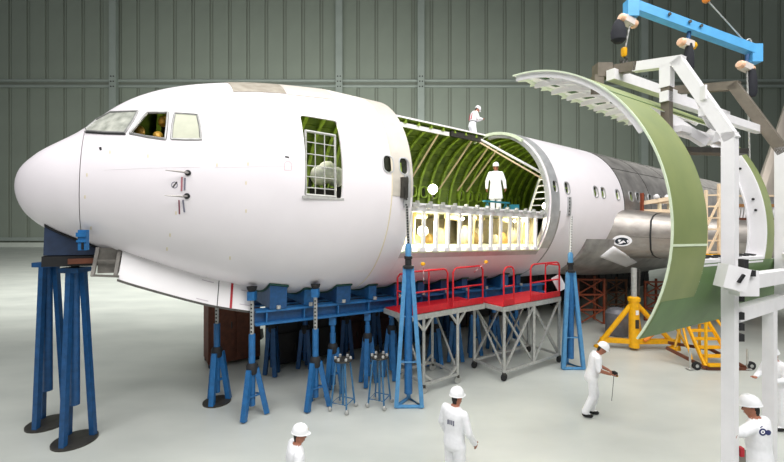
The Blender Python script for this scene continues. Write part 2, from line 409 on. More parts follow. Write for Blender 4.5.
# flight deck windows
def decal(pts_px, name, mt, parent, target, off=.012, n=6, thick=.012):
    """a thin plate laid on the real surface of `target`, over the outline seen from the eye point"""
    M = ROOTM[target.name]; MI = M.inverted()
    bvh = BVH(target); bm = bmesh.new()
    vs = [bm.verts.new((x, y, 0)) for x, y in pts_px]; bm.faces.new(vs); bm.verts.index_update()
    if n: bmesh.ops.triangulate(bm, faces=bm.faces); bmesh.ops.subdivide_edges(bm, edges=bm.edges, cuts=n, use_grid_fill=True)
    tops, bots, fs = [], [], []; bm.verts.ensure_lookup_table()
    idx = {}; bm.verts.index_update()
    for v in bm.verts:
        cx_ = sum(q[0] for q in pts_px) / len(pts_px); cy_ = sum(q[1] for q in pts_px) / len(pts_px)
        for k_ in range(12):                       # step inwards where the outline just misses the surface
            f_ = 1 - .03 * k_; x_, y_ = cx_ + (v.co.x - cx_) * f_, cy_ + (v.co.y - cy_) * f_
            d = Vector(((x_ - 392) / F, 1, (YH - y_) / F)).normalized()
            h = bvh.ray_cast(MI @ Vector((0, 0, H)), (MI.to_3x3() @ d).normalized())
            if h[0] is not None: break
        if h[0] is None: bm.free(); return None
        nn = h[1]
        idx[v.index] = len(tops); tops.append(h[0] + nn * off); bots.append(h[0] + nn * (off - thick))
    N = len(tops)
    for f in bm.faces:
        q = [idx[v.index] for v in f.verts]; fs.append(tuple(q)); fs.append(tuple(N + i for i in reversed(q)))
    for e in bm.edges:
        if len(e.link_faces) == 1:
            a, b = idx[e.verts[0].index], idx[e.verts[1].index]; fs.append((a, b, N + b, N + a))
    bm.free(); mb = MB(); mb.add(tops + bots, fs)
    return mb.build(name, mt, parent, loc=True)
_B = {}
def BVH(o):
    if o.name not in _B:
        me = o.data; _B[o.name] = BVHTree.FromPolygons([v.co.copy() for v in me.vertices], [tuple(p.vertices) for p in me.polygons])
    return _B[o.name]
def strip(pts_px, width_px, name, mt, parent, target, off=.02, closed=False, r=None):
    M = ROOTM[target.name]; MI = M.inverted(); bvh = BVH(target); q = []
    pp = pts_px + ([pts_px[0]] if closed else []); dense = []
    for (a, b) in zip(pp[:-1], pp[1:]):
        for i in range(6): dense.append((a[0] + (b[0] - a[0]) * i / 6, a[1] + (b[1] - a[1]) * i / 6))
    dense.append(pp[-1])
    for x, y in dense:
        d = Vector(((x - 392) / F, 1, (YH - y) / F)).normalized()
        h = bvh.ray_cast(MI @ Vector((0, 0, H)), (MI.to_3x3() @ d).normalized())
        if h[0] is not None: q.append(h[0] + h[1] * off)
    if len(q) < 2: return None
    mb = MB(); mb.path(q, r or width_px * .5 * 7.4 / F, 6); return mb.build(name, mt, parent, loc=True)
solid = part(shell(frange(SEAM, S1, .2), RING, -.06, 0, True), 'tmp_solid', WHITE)   # helper surface without holes, removed below
W1 = [(84, 131), (97, 120), (111, 112.5), (138, 111.5), (133, 121), (125, 133), (105, 132.5)]
W2 = [(130, 133.5), (138, 124), (147.5, 112.5), (168, 112.5), (167, 126), (165.5, 139.5), (148, 137)]
W3 = [(171.5, 139), (172.5, 126), (175, 113.5), (186, 114), (197.5, 115), (200, 127), (201, 139.5), (186, 139.5)]
decal(W1, 'windscreen_pane', PAPER2, AC, solid, .010, 3)
decal(W3, 'side_window_pane', PAPER, AC, solid, .010, 3)
for wp in (W1, W2, W3): strip(wp, 2.6, 'window_frame', FRAMEM, AC, solid, .006, True)
strip([(82, 132.5), (105, 134), (126, 134.5)], 1.5, 'wiper_seal', RUBBER, AC, solid, .02)
# probes, vents and markings on the nose
for (x, y), (x2, y2) in (((188, 173), (171, 174)), ((187, 196), (168, 198))):
    q = loc(P(x, y, 7.2)); d = Vector(((x - 392) / F, 1, (YH - y) / F)).normalized()
    h = BVH(solid).ray_cast(loc((0, 0, H)), (FMI.to_3x3() @ d).normalized())
    p0 = h[0]; n0 = h[1]; pr = MB(); pr.lathe(p0, [(.055, -.01), (.055, .02), (.03, .03)], 12, n0); pp = part(pr, 'pitot_probe', BLACK)
    m2 = MB(); m2.path([p0 + n0 * .02, p0 + n0 * .1 + Vector((-.05, 0, 0)), p0 + n0 * .11 + Vector((-.34, 0, 0))], [.022, .022, .008], 8); part(m2, 'probe_tube', SILVER, pp)
strip([(182, 177), (181.5, 191)], 1.4, 'red_stripe_mark', mat('faded_red', (176, 110, 120), .6), AC, solid, .003, r=.016)
strip([(185, 178), (184.5, 190)], 1.4, 'grey_stripe_mark', GREYP, AC, solid, .003, r=.016)
strip([(179, 200), (179.5, 214)], 1.4, 'red_stripe_mark', mat('dull_red', (130, 60, 76), .6), AC, solid, .003, r=.013)
strip([(183, 200), (184.5, 212)], 1.4, 'grey_stripe_mark', GREYP, AC, solid, .003, r=.016)
strip([(174.5 + 3 * math.cos(t * .5236), 185 + 3 * math.sin(t * .5236)) for t in range(12)], .6, 'circle_mark', GREYP, AC, solid, .002, True, r=.007)
strip([(173, 187), (177, 182)], 1, 'circle_mark_arrow', DSTEEL, AC, solid, .002, r=.012)
strip([(285, 156.6), (289, 157.4)], 1, 'dash_mark', BLACK, AC, solid, .002, r=.016)
strip([(284.5, 170), (284.5, 163.5), (288, 160.5), (291.5, 163.5), (291.5, 170)], .5, 'house_outline_mark', mat('pink_line', (222, 190, 196), .6), AC, solid, .001, True, r=.006)
decal([(99, 147.5), (101.5, 147), (102, 150), (100, 150.5)], 'vent_port', BLACK, AC, solid, .006, 1)
for x, y in ((87, 175), (85, 197), (91, 228), (110, 152), (148, 156), (170, 235), (176, 213), (217, 165), (225, 138), (248, 164), (246, 183), (246, 211), (167, 249), (230, 258)):
    decal([(x - .8, y - 1.6), (x + .8, y - 1.6), (x + .8, y + 1.6), (x - .8, y + 1.6)], 'tape_patch', TAN, AC, solid, .004, 0)
strip([(104, 170), (150, 168), (200, 167)], .4, 'skin_seam', mat('seam_grey', (222, 216, 220), .5), AC, solid, .0, r=.005)
strip([(215, 167.5), (280, 166), (296, 166)], .4, 'skin_seam', MATS['seam_grey'], AC, solid, .0, r=.005)
bpy.data.objects.remove(solid)
# interior of the flight deck
mb = MB().box((-1.5, 0, .2), (.06, 2.9, 1.9)); part(mb, 'flight_deck_bulkhead', DBROWN)
mb = MB().box((-2.6, -.55, .35), (.5, .5, .14)).box((-2.35, -.55, .75), (.12, .5, .8)).box((-2.34, -.55, 1.22), (.1, .3, .22)); part(mb, 'pilot_seat', DBROWN)
GOLD = mat('gold_insulation', (196, 150, 60), .4, .3, .4, 9, bump=.4)
for k_, (s, y, z) in enumerate(((-2.72, -1.2, .62), (-2.42, -1.35, 1.05), (-2.5, -1.5, .72), (-2.8, -1.0, .85), (-2.3, -1.0, 1.25))):
    mb = MB().ell((s, y, z), (.09, .09, .13), Matrix.Rotation(k_, 3, 'X')); part(mb, 'gold_insulation', GOLD)

# cabin floor, beams, stanchions, hold
part(MB().box((6.6, .05, -.47), (15.6, 4.6, .1)), 'cabin_floor', mat('floor_panel', (176, 178, 150), .6, 0, .12, 3))
part(MB().box((5.75, -2.28, -.42), (5.6, .1, .2)).box((5.75, -2.36, -.33), (5.6, .1, .05)), 'floor_edge_beam', FWHITE)
bolts = MB()
for i in range(13):
    s = 3.15 + i * .435
    st = MB().box((s, -2.2, -1.03), (.085, .07, 1.1)).box((s - .05, -2.2, -1.52), (.2, .1, .1)); part(st, 'floor_stanchion', FWHITE)
    c_ = MB().box((s, -2.42, -.37), (.2, .05, .1)).box((s + .06, -2.4, -.29), (.06, .1, .09)); part(c_, 'beam_clip', STEEL)
part(MB().box((5.75, -.95, -1.75), (5.6, 1.7, .08)), 'hold_floor', BEIGE2)
part(shell(frange(2.9, 9.6, .6), frange(188, 235, 4), -.2, -.16), 'hold_liner', BEIGE2)
part(MB().box((2.86, 0, -1.1), (.05, 4.0, 1.2)), 'hold_bulkhead', BEIGE2)
part(MB().box((8.7, 0, -1.1), (.05, 4.0, 1.2)), 'hold_bulkhead', BEIGE2)
for i in range(12):
    s = 3.25 + i * .5 + random.uniform(-.1, .1); y = random.uniform(-1.5, -.9)
    mb = MB().ell((s, y, -1.3 + random.uniform(-.15, .2)), (.24, .2, .34), Matrix.Rotation(random.uniform(-.5, .5), 3, 'Y'), 10, 7)
    part(mb, 'insulation_bag', BEIGE2 if i % 3 else mat('liner_brown', (196, 160, 92), .6, 0, .2, 9))
for i in range(5):
    s = 3.5 + i * 1.15; part(MB().tube((s, -1.9, -.6), (s + .5, -1.75, -.62), .08).tube((s, -1.9, -.62), (s, -1.85, -1.6), .035), 'hold_duct', mat('duct_tan', (206, 186, 130), .5, .1, .2, 9))
# struts and rails on the far wall
def chord(s, a0, a1, r, o=-.2): return MB().tube(sf(s, a0, o), sf(s - .05, a1, o), r, n=8)
for s in (6.3, 8.0, 9.05, 9.6): part(chord(s, 101, 163, .035), 'brace_strut', BEIGE)
mb = MB().bar(sf(3.0, 99, -.22), sf(6.7, 99, -.22), .06, .14); part(mb, 'edge_channel', FWHITE)
mb = MB().bar(sf(6.75, 98, -.2), sf(8.4, 98, -.2), .1, .2); part(mb, 'edge_gusset', DSTEEL)
part(MB().tube(sf(8.3, 99, -.15), sf(8.98, 24, -.3), .045, n=8), 'cross_brace', FWHITE)
part(MB().tube(sf(8.25, 100, -.25), sf(9.1, 17, -.3), .03, n=8), 'cross_brace', BEIGE)
for i in range(9):                                 # gold blankets between the hoops behind the doorway
    s = -.95 + (i % 3) * .56 + (i // 3) * .56; a0 = 112 + (i % 3) * 17
    part(shell([s + .06, s + .28, s + .5], frange(a0, a0 + 13, 4), -.2, -.17), 'insulation_blanket', mat('gold_insulation', (196, 150, 60)) if i % 3 else mat('brown_blanket', (92, 70, 44), .6, 0, .4, 8))
part(MB().box((4.2, -2.05, -1.0), (.05, .05, .9)), 'hold_pipe', BEIGE2)

# fin and wing
mb = MB()
fin = []
for z, s0, s1, t in ((2.3, 41.5, 53, .5), (7, 45.9, 55, .42), (13, 51.5, 57.5, .3), (15.5, 53.9, 58.5, .2)):
    fin.append([Vector((s0, 0, z)), Vector((s0 + .5, -t * .7, z)), Vector((s0 + (s1 - s0) * .4, -t, z)), Vector((s1, 0, z)), Vector((s0 + (s1 - s0) * .4, t, z)), Vector((s0 + .5, t * .7, z))])
mb.loft(fin); part(mb, 'tail_fin', mat('fin_cream', (232, 218, 204), .5, 0, .04, 1))
def airfoil(lat):
    f = (lat - 2.2) / 3.8
    sl = 12.75 + .7 * (lat - 2.6); zc = -.95 - .16 * f + (.06 * (f - 1) if f > 1 else 0); th = max(.38, 1.03 - .33 * f); c = 9.0 - .55 * (lat - 2.2)
    pts = []
    for i in range(13):
        t = i / 12; x = t ** 2 * c; yv = th * (1.0 * math.sqrt(min(1, t ** 2 / .16)) if t < .4 else max(.03, 1 - ((t - .4) / .6) ** 2))
        if t < .4: yv = th * math.sqrt(1 - (1 - t / .4) ** 2)
        pts.append((x, yv))
    up = [Vector((sl + x, -lat, zc + y)) for x, y in pts]; lo = [Vector((sl + x, -lat, zc - y * 1.0)) for x, y in reversed(pts[1:])]
    return up + lo
mb = MB(); mb.loft([airfoil(l) for l in frange(1.6, 9.5, .5)]); wing = part(mb, 'wing', SILVER_D)
for l in (3.55, 6.1):
    mb = MB(); a_ = airfoil(l); c_ = sum(a_, Vector()) / len(a_); r0 = [c_ + (p - c_) * 1.008 for p in a_]; b_ = airfoil(l + .04); c2 = sum(b_, Vector()) / len(b_); r1 = [c2 + (p - c2) * 1.008 for p in b_]
    part(mb.loft([r0, r1]), 'slat_joint', BLACK if l < 4 else DSTEEL, wing)
for zc, r in ((.45, .03), (-.1, .025)):
    pts = []
    for l in frange(2.9, 9.3, .8):
        a_ = airfoil(l); f = (l - 2.2) / 3.8; pts.append(Vector((a_[0].x + (.05 if zc < .2 else .12), -l - .02, a_[0].z + zc * (1.03 - .33 * f))))
    part(MB().path(pts, r, 6), 'slat_seam', DSTEEL, wing)
# belly fairing
mb = MB(); rg = []
for s in frange(11.2, 24, .8):
    k2 = math.sin(math.pi * min(1, max(0.02, (s - 11.1) / 13))) ** .5
    rg.append([Vector((s, -(2.2 + .65 * k2) * math.cos(math.radians(a)), -1.2 - (1.35 + .45 * k2) * math.sin(math.radians(a)))) for a in frange(0, 180, 10)])
mb.loft(rg); part(mb, 'belly_fairing', SILVER)
BELLY = bpy.data.objects['belly_fairing']
def skin_hit(x, y):
    d = FMI.to_3x3() @ Vector(((x - 392) / F, 1, (YH - y) / F)).normalized(); o = FMI @ Vector((0, 0, H)); hs = [h[0] for h in (BVH(wing).ray_cast(o, d), BVH(BELLY).ray_cast(o, d), BVH(rear).ray_cast(o, d)) if h[0] is not None]
    return min(hs, key=lambda v: (v - o).length) - d * .04 if hs else None
KC = ((600, 257), (613.5, 246), (637, 262), (626, 267)); NK = 6; kg = []
for i in range(NK + 1):
    for k_ in range(NK + 1):
        u_, v_ = i / NK, k_ / NK; px = [(1 - u_) * (1 - v_) * a + u_ * (1 - v_) * b + u_ * v_ * c + (1 - u_) * v_ * d for a, b, c, d in zip(*KC)]
        kg.append(skin_hit(*px))
if all(v is not None for v in kg):
    kf = [(i * 7 + k_, i * 7 + k_ + 1, i * 7 + k_ + 8, i * 7 + k_ + 7) for i in range(NK) for k_ in range(NK)]
    part(MB().add(kg, kf), 'fairing_flap', FWHITE)
    fl = bpy.data.objects['fairing_flap']; md = fl.modifiers.new('thick', 'SOLIDIFY'); md.thickness = .03; md.offset = 0
else: print('flap missing', sum(v is None for v in kg))
ov = [(622 + 10 * math.cos(t * .3491), 240.7 + 5.6 * math.sin(t * .3491)) for t in range(18)]
ovi = [(622 + 7.2 * math.cos(t * .3491), 241.2 + 3.7 * math.sin(t * .3491)) for t in range(18)]
d1 = decal(ov, 'logo_field', FWHITE, AC, wing, .02, 1)
d2 = decal(ovi, 'logo_oval', mat('logo_dark', (30, 40, 48), .5), AC, wing, .03, 1)
for q in ([(617.6, 243.3), (623.4, 240.2), (626, 243), (623.5, 242.3), (620.5, 243.8)], [(617.5, 241), (618.5, 239.4), (621, 239.6), (619.5, 242)], [(626.4, 240.5), (628, 239.5), (629, 241.5), (627.5, 243)]):
    decal(q, 'logo_letter', FWHITE, AC, wing, .04, 0)

# nose gear doors hanging open under the nose
def lowz(s, lat): 
    zt, zb, wd, zm = prof(s); return zm + (zb - zm) * math.sqrt(max(0, 1 - (lat / wd) ** 2))
rings = []
for s in frange(-3.02, -.46, .16):
    z = lowz(s, .75) + .02
    rings.append([Vector((s + dx, y, zz)) for dx, y, zz in ((0, -.72, z), (0, -.775, z), (-.06, -.98, z - .56), (-.06, -.93, z - .56))])
gd = part(MB().loft(rings), 'nose_gear_door', WHITE2)
def gstrip(s0, s1, f0, f1, o):
    rg = []
    for s in frange(s0, s1, .16):
        z = lowz(s, .75) + .02; r = []
        for f in (f0, f1):
            for q in (0, o): r.append(Vector((s - .06 * f, -.775 - .205 * f - q, z - .56 * f)))
        rg.append([r[0], r[1], r[3], r[2]])
    return MB().loft(rg)
part(gstrip(-.93, -.88, -.0, 1, .01), 'red_stripe', REDM, gd)
part(gstrip(-1.2, -1.185, .0, 1, .008), 'door_gap', BLACK, gd)
part(gstrip(-3.03, -.45, .97, 1.05, .012), 'door_edge_seal', DSTEEL, gd)
part(gstrip(-3.0, -1.1, -.12, .0, .03), 'hinge_line', DSTEEL, gd)
for s, f in ((-1.42, .12), (-1.5, .85), (-.58, .2), (-.6, .75)):
    part(gstrip(s - .12, s + .12, f, f + .03, .006), 'stencil_mark', mat('stencil_grey', (206, 196, 204), .6), gd)
mb = MB(); z = lowz(-3.2, .75)
for s in (-3.42, -3.06): mb.bar((s, -.74, z), (s - .06, -.96, z - .54), .06, .05)
mb.bar((-3.44, -.85, z - .24), (-3.06, -.85, z - .26), .03).box((-3.24, -.72, z - .26), (.36, .03, .5)).bar((-3.48, -.96, z - .52), (-3.06, -.97, z - .56), .05, .04)
part(mb, 'gear_door_bracket', mat('bracket_grey', (120, 116, 110), .5, .3, .2, 9))
part(MB().box((-1.9, 0, -2.02), (2.6, 1.1, .12), Matrix.Rotation(.17, 3, 'Y')), 'nose_gear_bay', DBROWN)

# ------------------------------------------------------------------ work lamps inside the hull
def lamp(px, py, D, power, label, r=.1):
    p = P(px, py, D); e = empty('work_lamp', p, label, 'lamp')
    MB().ell(p, (r, r * .7, r * .75)).build('bulb', LAMP, e)
    MB().lathe(p + Vector((0, r * .5, 0)), [(r * 1.25, -.02), (r * 1.3, .04), (r * .5, .1)], 14, (0, 1, 0)).build('reflector', STEEL, e)
    MB().tube(p + Vector((0, .1, 0)), p + Vector((0, .14, -.3)), .015).build('bracket', DSTEEL, e)
    l = bpy.data.lights.new('work_light', 'POINT'); l.energy = power; l.color = (1, .94, .76); l.shadow_soft_size = .12
    o = bpy.data.objects.new('work_light', l); COL.objects.link(o); o.parent = e; o.location = (0, -.16, .02)
lamp(433, 189, 11.6, 110, 'bright work lamp shining against the green far cabin wall', .12)
lamp(423, 231, 10.68, 110, 'bright work lamp shining below the white floor beam', .12)
def fill_lamp(s, y, z, power, label):  # for small lamps added only to brighten the hull interior
    p = fw(s, y, z); lamp(392 + F * p.x / p.y, YH - F * (p.z - H) / p.y, p.y, power, label, .04)
fill_lamp(5.35, -1.85, -.64, 42, 'small added fill lamp under the middle of the white floor beam')  # this and the next are added to brighten the cream hold
fill_lamp(7.72, -1.85, -.64, 48, 'small added fill lamp under the floor beam close to the rear cut edge')
lamp(546, 206, 14.9, 150, 'bright work lamp beside the white steps in the rear cabin', .11)
fill_lamp(.6, -.5, 1.95, 110, 'small added fill lamp hung high and unseen inside the cabin behind the doorway')  # out of view, added to light the interior seen through the doorway

# grid gate in the doorway
gp = FM @ Vector((.55, -2.42, -.36))
gt = empty('safety_gate', gp, 'grey metal grid gate standing across the open cabin doorway', 'gate')
for s in (.2, .9): MB().tube(fw(s, -2.4, -.325), fw(s, -2.28, 1.12), .028, n=8).build('gate_post', STEEL, gt)
for z in (1.1, .86, .6, .34, .1, -.14, -.3): MB().tube(fw(.2, -2.40 + (z + .34) * .08, z), fw(.9, -2.40 + (z + .34) * .08, z), .03 if z in (1.1, -.3) else .012, n=8).build('gate_rail', STEEL, gt)
for s in (.42, .64): MB().tube(fw(s, -2.4, -.325), fw(s, -2.29, 1.1), .012, n=8).build('gate_bar', STEEL, gt)
part(MB().box((.55, -2.48, -.36), (.95, .2, .05)), 'door_sill', STEEL)
bd = MB(); 
for a, b_, c, r in ((1.35, -.9, .46, .27), (1.15, -.85, .36, .24), (1.6, -.9, .36, .25)): bd.ell(fw(a, b_, c), (r, r, r * 1.1))
tag(bd.build('equipment_bag', CLOTH), 'white bundled bag on the cabin floor behind the grid gate', 'bag')
mb = MB().box(fw(1.35, -.9, -.185), (.8, .45, .42)); tag(mb.build('equipment_case', BLACK), 'black case under the white bag inside the cabin', 'case')

# ladder steps in the rear cabin
ld = empty('step_ladder', fw(9.6, -1.7, -.42), 'white step ladder leaning in the rear cabin by the lamp', 'ladder')
for y0 in (-1.3, -2.0): MB().bar(fw(9.16, y0, -.385), fw(9.85, y0, 1.15), .05, .07).build('rail', FWHITE, ld)
for i in range(6):
    f = (i + .6) / 6.2; MB().bar(fw(9.15 + .7 * f, -1.3, -.42 + 1.57 * f), fw(9.15 + .7 * f, -2.0, -.42 + 1.57 * f), .14, .035).build('tread', FWHITE, ld)
# teal trestle by the standing man
tr = empty('work_trestle', fw(6.7, -1.93, -.42), 'low teal trestle on the cabin floor beside the standing man', 'trestle')
MB().bar(fw(6.15, -1.93, -.06), fw(7.3, -1.93, -.06), .12, .05).build('beam', TEAL, tr)
for s in (6.3, 7.15):
    for y in (-1.8, -2.06): MB().tube(fw(s, -1.93, -.08), fw(s, y, -.40), .02).build('leg', TEAL, tr)
MB().box(fw(7.55, -1.95, -.24), (.28, .22, .28)).build('tool_box', TEAL, tr)

# ------------------------------------------------------------------ jacks and stands
def Lz(p): return Vector((p.x, p.y, 0))
def fus_bottom(X, Y):      # height of the hull underside above a floor point
    for i in range(600):
        z = .5 + i * .01; q = loc((X, Y, z))
        if q.x < SN + .05: continue
        zt, zb, wd, zm = prof(q.x)
        if abs(q.y) < wd and q.z >= zm - (zm - zb) * math.sqrt(1 - (q.y / wd) ** 2): return z
    return 3.0
def jack(base, top, label, knee=1.05, spread=.34, disk=True, m=BLUE, screw=True, rot=0., group=None, pad=True):
    b = Vector((base[0], base[1], 0)); e = empty('support_jack', b, label, 'jack', group)
    if disk: MB().lathe(b, [(spread + .06, 0), (spread + .06, .035), (spread - .02, .05)], 24).build('base_plate', DSTEEL, e)
    Z = Vector((0, 0, 1))
    for k in range(3):
        a = rot + k * 2.0944; d = Vector((math.cos(a), math.sin(a), 0))
        MB().bar(b + d * spread + Z * .03, b + d * .1 + Z * knee, .115, .115).build('leg', m, e)
    MB().path([b + Vector((math.cos(rot + k * 2.0944), math.sin(rot + k * 2.0944), 0)) * (spread * .62) + Z * (knee * .45) for k in (0, 1, 2, 0)], .02, 6).build('leg_tie', m, e)
    MB().lathe(b + Z * (knee - .12), [(.11, 0), (.13, .04), (.13, .2), (.09, .26)], 16).build('collar', RUBBER, e)
    zs = knee + (top - knee) * .42
    MB().tube(b + Z * .25, b + Z * zs, .075, n=12).build('mast', m, e)
    sc = MB().tube(b + Z * zs, b + Z * (top - .22), .045 if screw else .06, n=10).build('screw', STEEL if screw else m, e)
    if screw:
        h = MB(); n_ = max(3, int((top - .3 - zs) / .09))
        for i in range(n_): h.box(b + Vector((0, -.045, zs + .06 + i * .09)), (.035, .01, .04))
        h.build('pin_holes', BLACK, sc)['kind'] = 'stuff'
    MB().box(b + Z * (top - .22), (.17, .17, .2)).build('head', m, e)
    if pad: MB().lathe(b + Z * (top - .13), [(.06, 0), (.1, .04), (.12, .12)], 14).build('saddle_pad', RUBBER, e)
    return e
# nose: two tall slim tripods with a dark cradle
def tall_nose(base, top, label, r):
    b = Vector((base[0], base[1], 0)); e = empty('nose_tripod', b, label, 'jack'); Z = Vector((0, 0, 1))
    MB().lathe(b, [(r + .09, 0), (r + .09, .04), (r + .02, .06)], 28).build('base_plate', DSTEEL, e)
    for k in range(3):
        a = .55 + k * 2.0944; d = Vector((math.cos(a), math.sin(a), 0))
        MB().bar(b + d * r + Z * .04, b + d * .13 + Z * top, .1, .1).build('leg', BLUE_D, e)
    MB().tube(b + Z * .75, b + Z * (top + .02), .085, n=12).build('ram', BLUE_D, e)
    MB().box(b + Z * (top + .0), (.4, .36, .1)).build('head_plate', BLUE_D, e)
    MB().tube(b + Z * top, b + Z * (top + .09), .07, n=12).build('screw', DSTEEL, e)
    return e
nb1 = G(75, 441); nb2 = G(48, 424)
tall_nose(nb1, 3.52, 'tall dark blue tripod jack with wide round base under the nose, nearer the gear door', .3)
tall_nose(nb2, 3.56, 'tall dark blue tripod jack under the radome, standing behind its twin', .3)
cr = empty('nose_cradle', (nb1.x, nb1.y, 3.6), 'dark blue and black saddle cradle carrying the radome seam', 'cradle')
NAVYS = mat('saddle_navy', (34, 50, 76), .5, 0, .2, 6)
ss_ = frange(-4.28, -3.36, .06)
YS = (-.42, -.28, -.14, 0, .14, .28, .42)
MB().loft([[fw(s, y, lowz(s, abs(y)) - .05) for y in YS] + [fw(s, .42, -1.66), fw(s, -.42, -1.66)] for s in ss_]).build('saddle', NAVYS, cr)
MB().loft([[fw(s, y * 1.07, lowz(s, abs(y) * 1.07) - .014) for y in YS] + [fw(s, y * 1.07, lowz(s, abs(y) * 1.07) - .046) for y in reversed(YS)] for s in ss_]).build('saddle_lining', RUBBER, cr)
MB().bar(fw(-4.3, -.3, -1.78), fw(-3.2, -.3, -1.78), .3, .2).build('cross_beam', BLACK, cr)
MB().bar(fw(-4.3, .35, -1.78), fw(-3.2, .35, -1.78), .3, .2).build('cross_beam', BLACK, cr)
MB().bar(fw(-3.9, -.5, -1.78), fw(-3.0, -.5, -1.76), .1, .1).build('tie_beam', BROWN, cr)
MB().bar(fw(-3.35, -.55, -1.66), fw(-2.95, -.6, -1.9), .06, .12).build('side_arm', DSTEEL, cr)
q = P(81, 241, 7.35)
q = P(83.5, 240, 7.2); MB().box(q, (.15, .08, .38)).box(q + Vector((0, -.04, .1)), (.19, .05, .08)).box(q + Vector((0, -.04, -.02)), (.18, .04, .04)).build('bracket', BLUE, cr)
MB().box(q + Vector((.02, -.045, -.11)), (.04, .02, .13)).build('slot', BLACK, cr)
# jacks under the forward hull
def under(px, py): g = G(px, py); return g, fus_bottom(g.x, g.y)
J = [((252, 416), 'blue screw jack on tripod legs beside the end of the open nose gear door', 1.1, .33, .3),
     ((315.5, 407), 'blue screw jack on tripod legs beside the small three legged stands', 1.1, .33, .1)]
for (px, py), lb, kn, sp, rt in J:
    g, t = under(px, py); jack(g, t - .08, lb, kn, sp, False, BLUE, True, rt)
g = G(217, 402); t = fus_bottom(g.x, g.y); jack(g, t - .05, 'blue jack on a round black base standing under the nose gear door', 1.25, .27, True, BLUE, True, .5)
for i, (s, lat) in enumerate([(q, -1.05) for q in (1.45, 2.5, 3.3, 4.95, 5.75, 6.6, 7.6, 8.7)] + [(q, 1.05) for q in (.5, 1.5, 2.9, 4.0, 5.9, 7.2)]):
    g = fw(s, lat, 0); g.z = 0; t = fw(s, lat, -3.31).z + .10; nr = lat < 0
    jack(g, t, 'blue jack carrying the cradle beam on the tripod side of the hull' if nr else 'dark blue jack carrying the cradle beam on the cabinet side of the hull', 1.2 + .1 * (i % 3), .26 if nr else .22, False, BLUE if nr else BLUE_D, False, .4 * i, 'blue jacks under the platform side beam' if nr else 'dark blue jacks under the cabinet side beam', False)
# blue cradle: two beams with curved saddles
def lowf(s, lat): return lowz(s, abs(lat))
for lat, nm in ((-1.05, 'viewer'), (1.05, 'far')):
    e = empty('cradle_beam', fw(3.6, lat, -3.1), 'long blue steel beam under the near belly, behind the red rails' if lat < 0 else 'long blue steel beam under the far side of the belly', 'beam')
    zt_ = -2.98
    MB().bar(fw(-.45, lat, zt_), fw(10.4, lat, zt_), .3, .05).build('top_flange', BLUE, e)
    MB().bar(fw(-.45, lat, zt_ - .15), fw(10.4, lat, zt_ - .15), .04, .3).build('web', BLUE_D, e)
    MB().bar(fw(-.45, lat, zt_ - .3), fw(10.4, lat, zt_ - .3), .3, .05).build('bottom_flange', BLUE, e)
    for i in range(12):
        s = -.2 + i * .92; MB().box(fw(s, lat, zt_ - .15), (.03, .26, .26), FM.to_3x3()).build('stiffener', BLUE, e)
for i, s in enumerate((.05, .85, 1.75, 2.7, 3.55, 4.4, 5.3, 6.2, 7.1, 8.0, 8.9)):
    e = empty('hull_saddle', fw(s, 0, -2.9), 'wide blue saddle block seated between hull and cradle beams' if i in (0, 2, 9) else 'narrow blue saddle block seated between hull and cradle beams', 'saddle', 'wide hull saddles' if i in (0, 2, 9) else 'narrow hull saddles')
    big = i in (0, 2, 9)
    rg = []
    for ds in ((-.2, .2) if big else (-.12, .12)):
        aa = frange(-118, -62, 7) if big else frange(-115, -65, 7)
        top_ = [sf(s + ds, a, .05) for a in aa]; zf = -2.94
        rg.append([FM @ q for q in top_ + [Vector((s + ds, top_[-1].y, zf)), Vector((s + ds, top_[0].y, zf))]])
    MB().loft(rg).build('block', BLUE if i % 2 else BLUE_D, e)
    rg = []
    for ds in ((-.23, .23) if big else (-.15, .15)):
        aa = frange(-119, -61, 7) if big else frange(-116, -64, 7)
        rg.append([FM @ sf(s + ds, a, .014) for a in aa] + [FM @ sf(s + ds, a, .046) for a in reversed(aa)])
    MB().loft(rg).build('lining', mat('lining_green', (40, 84, 74), .7), e)
    for lat in (-1.25, -.85): MB().tube(fw(s, lat, -2.94), fw(s, lat, -2.86), .05, n=8).build('clamp', STEEL, e)
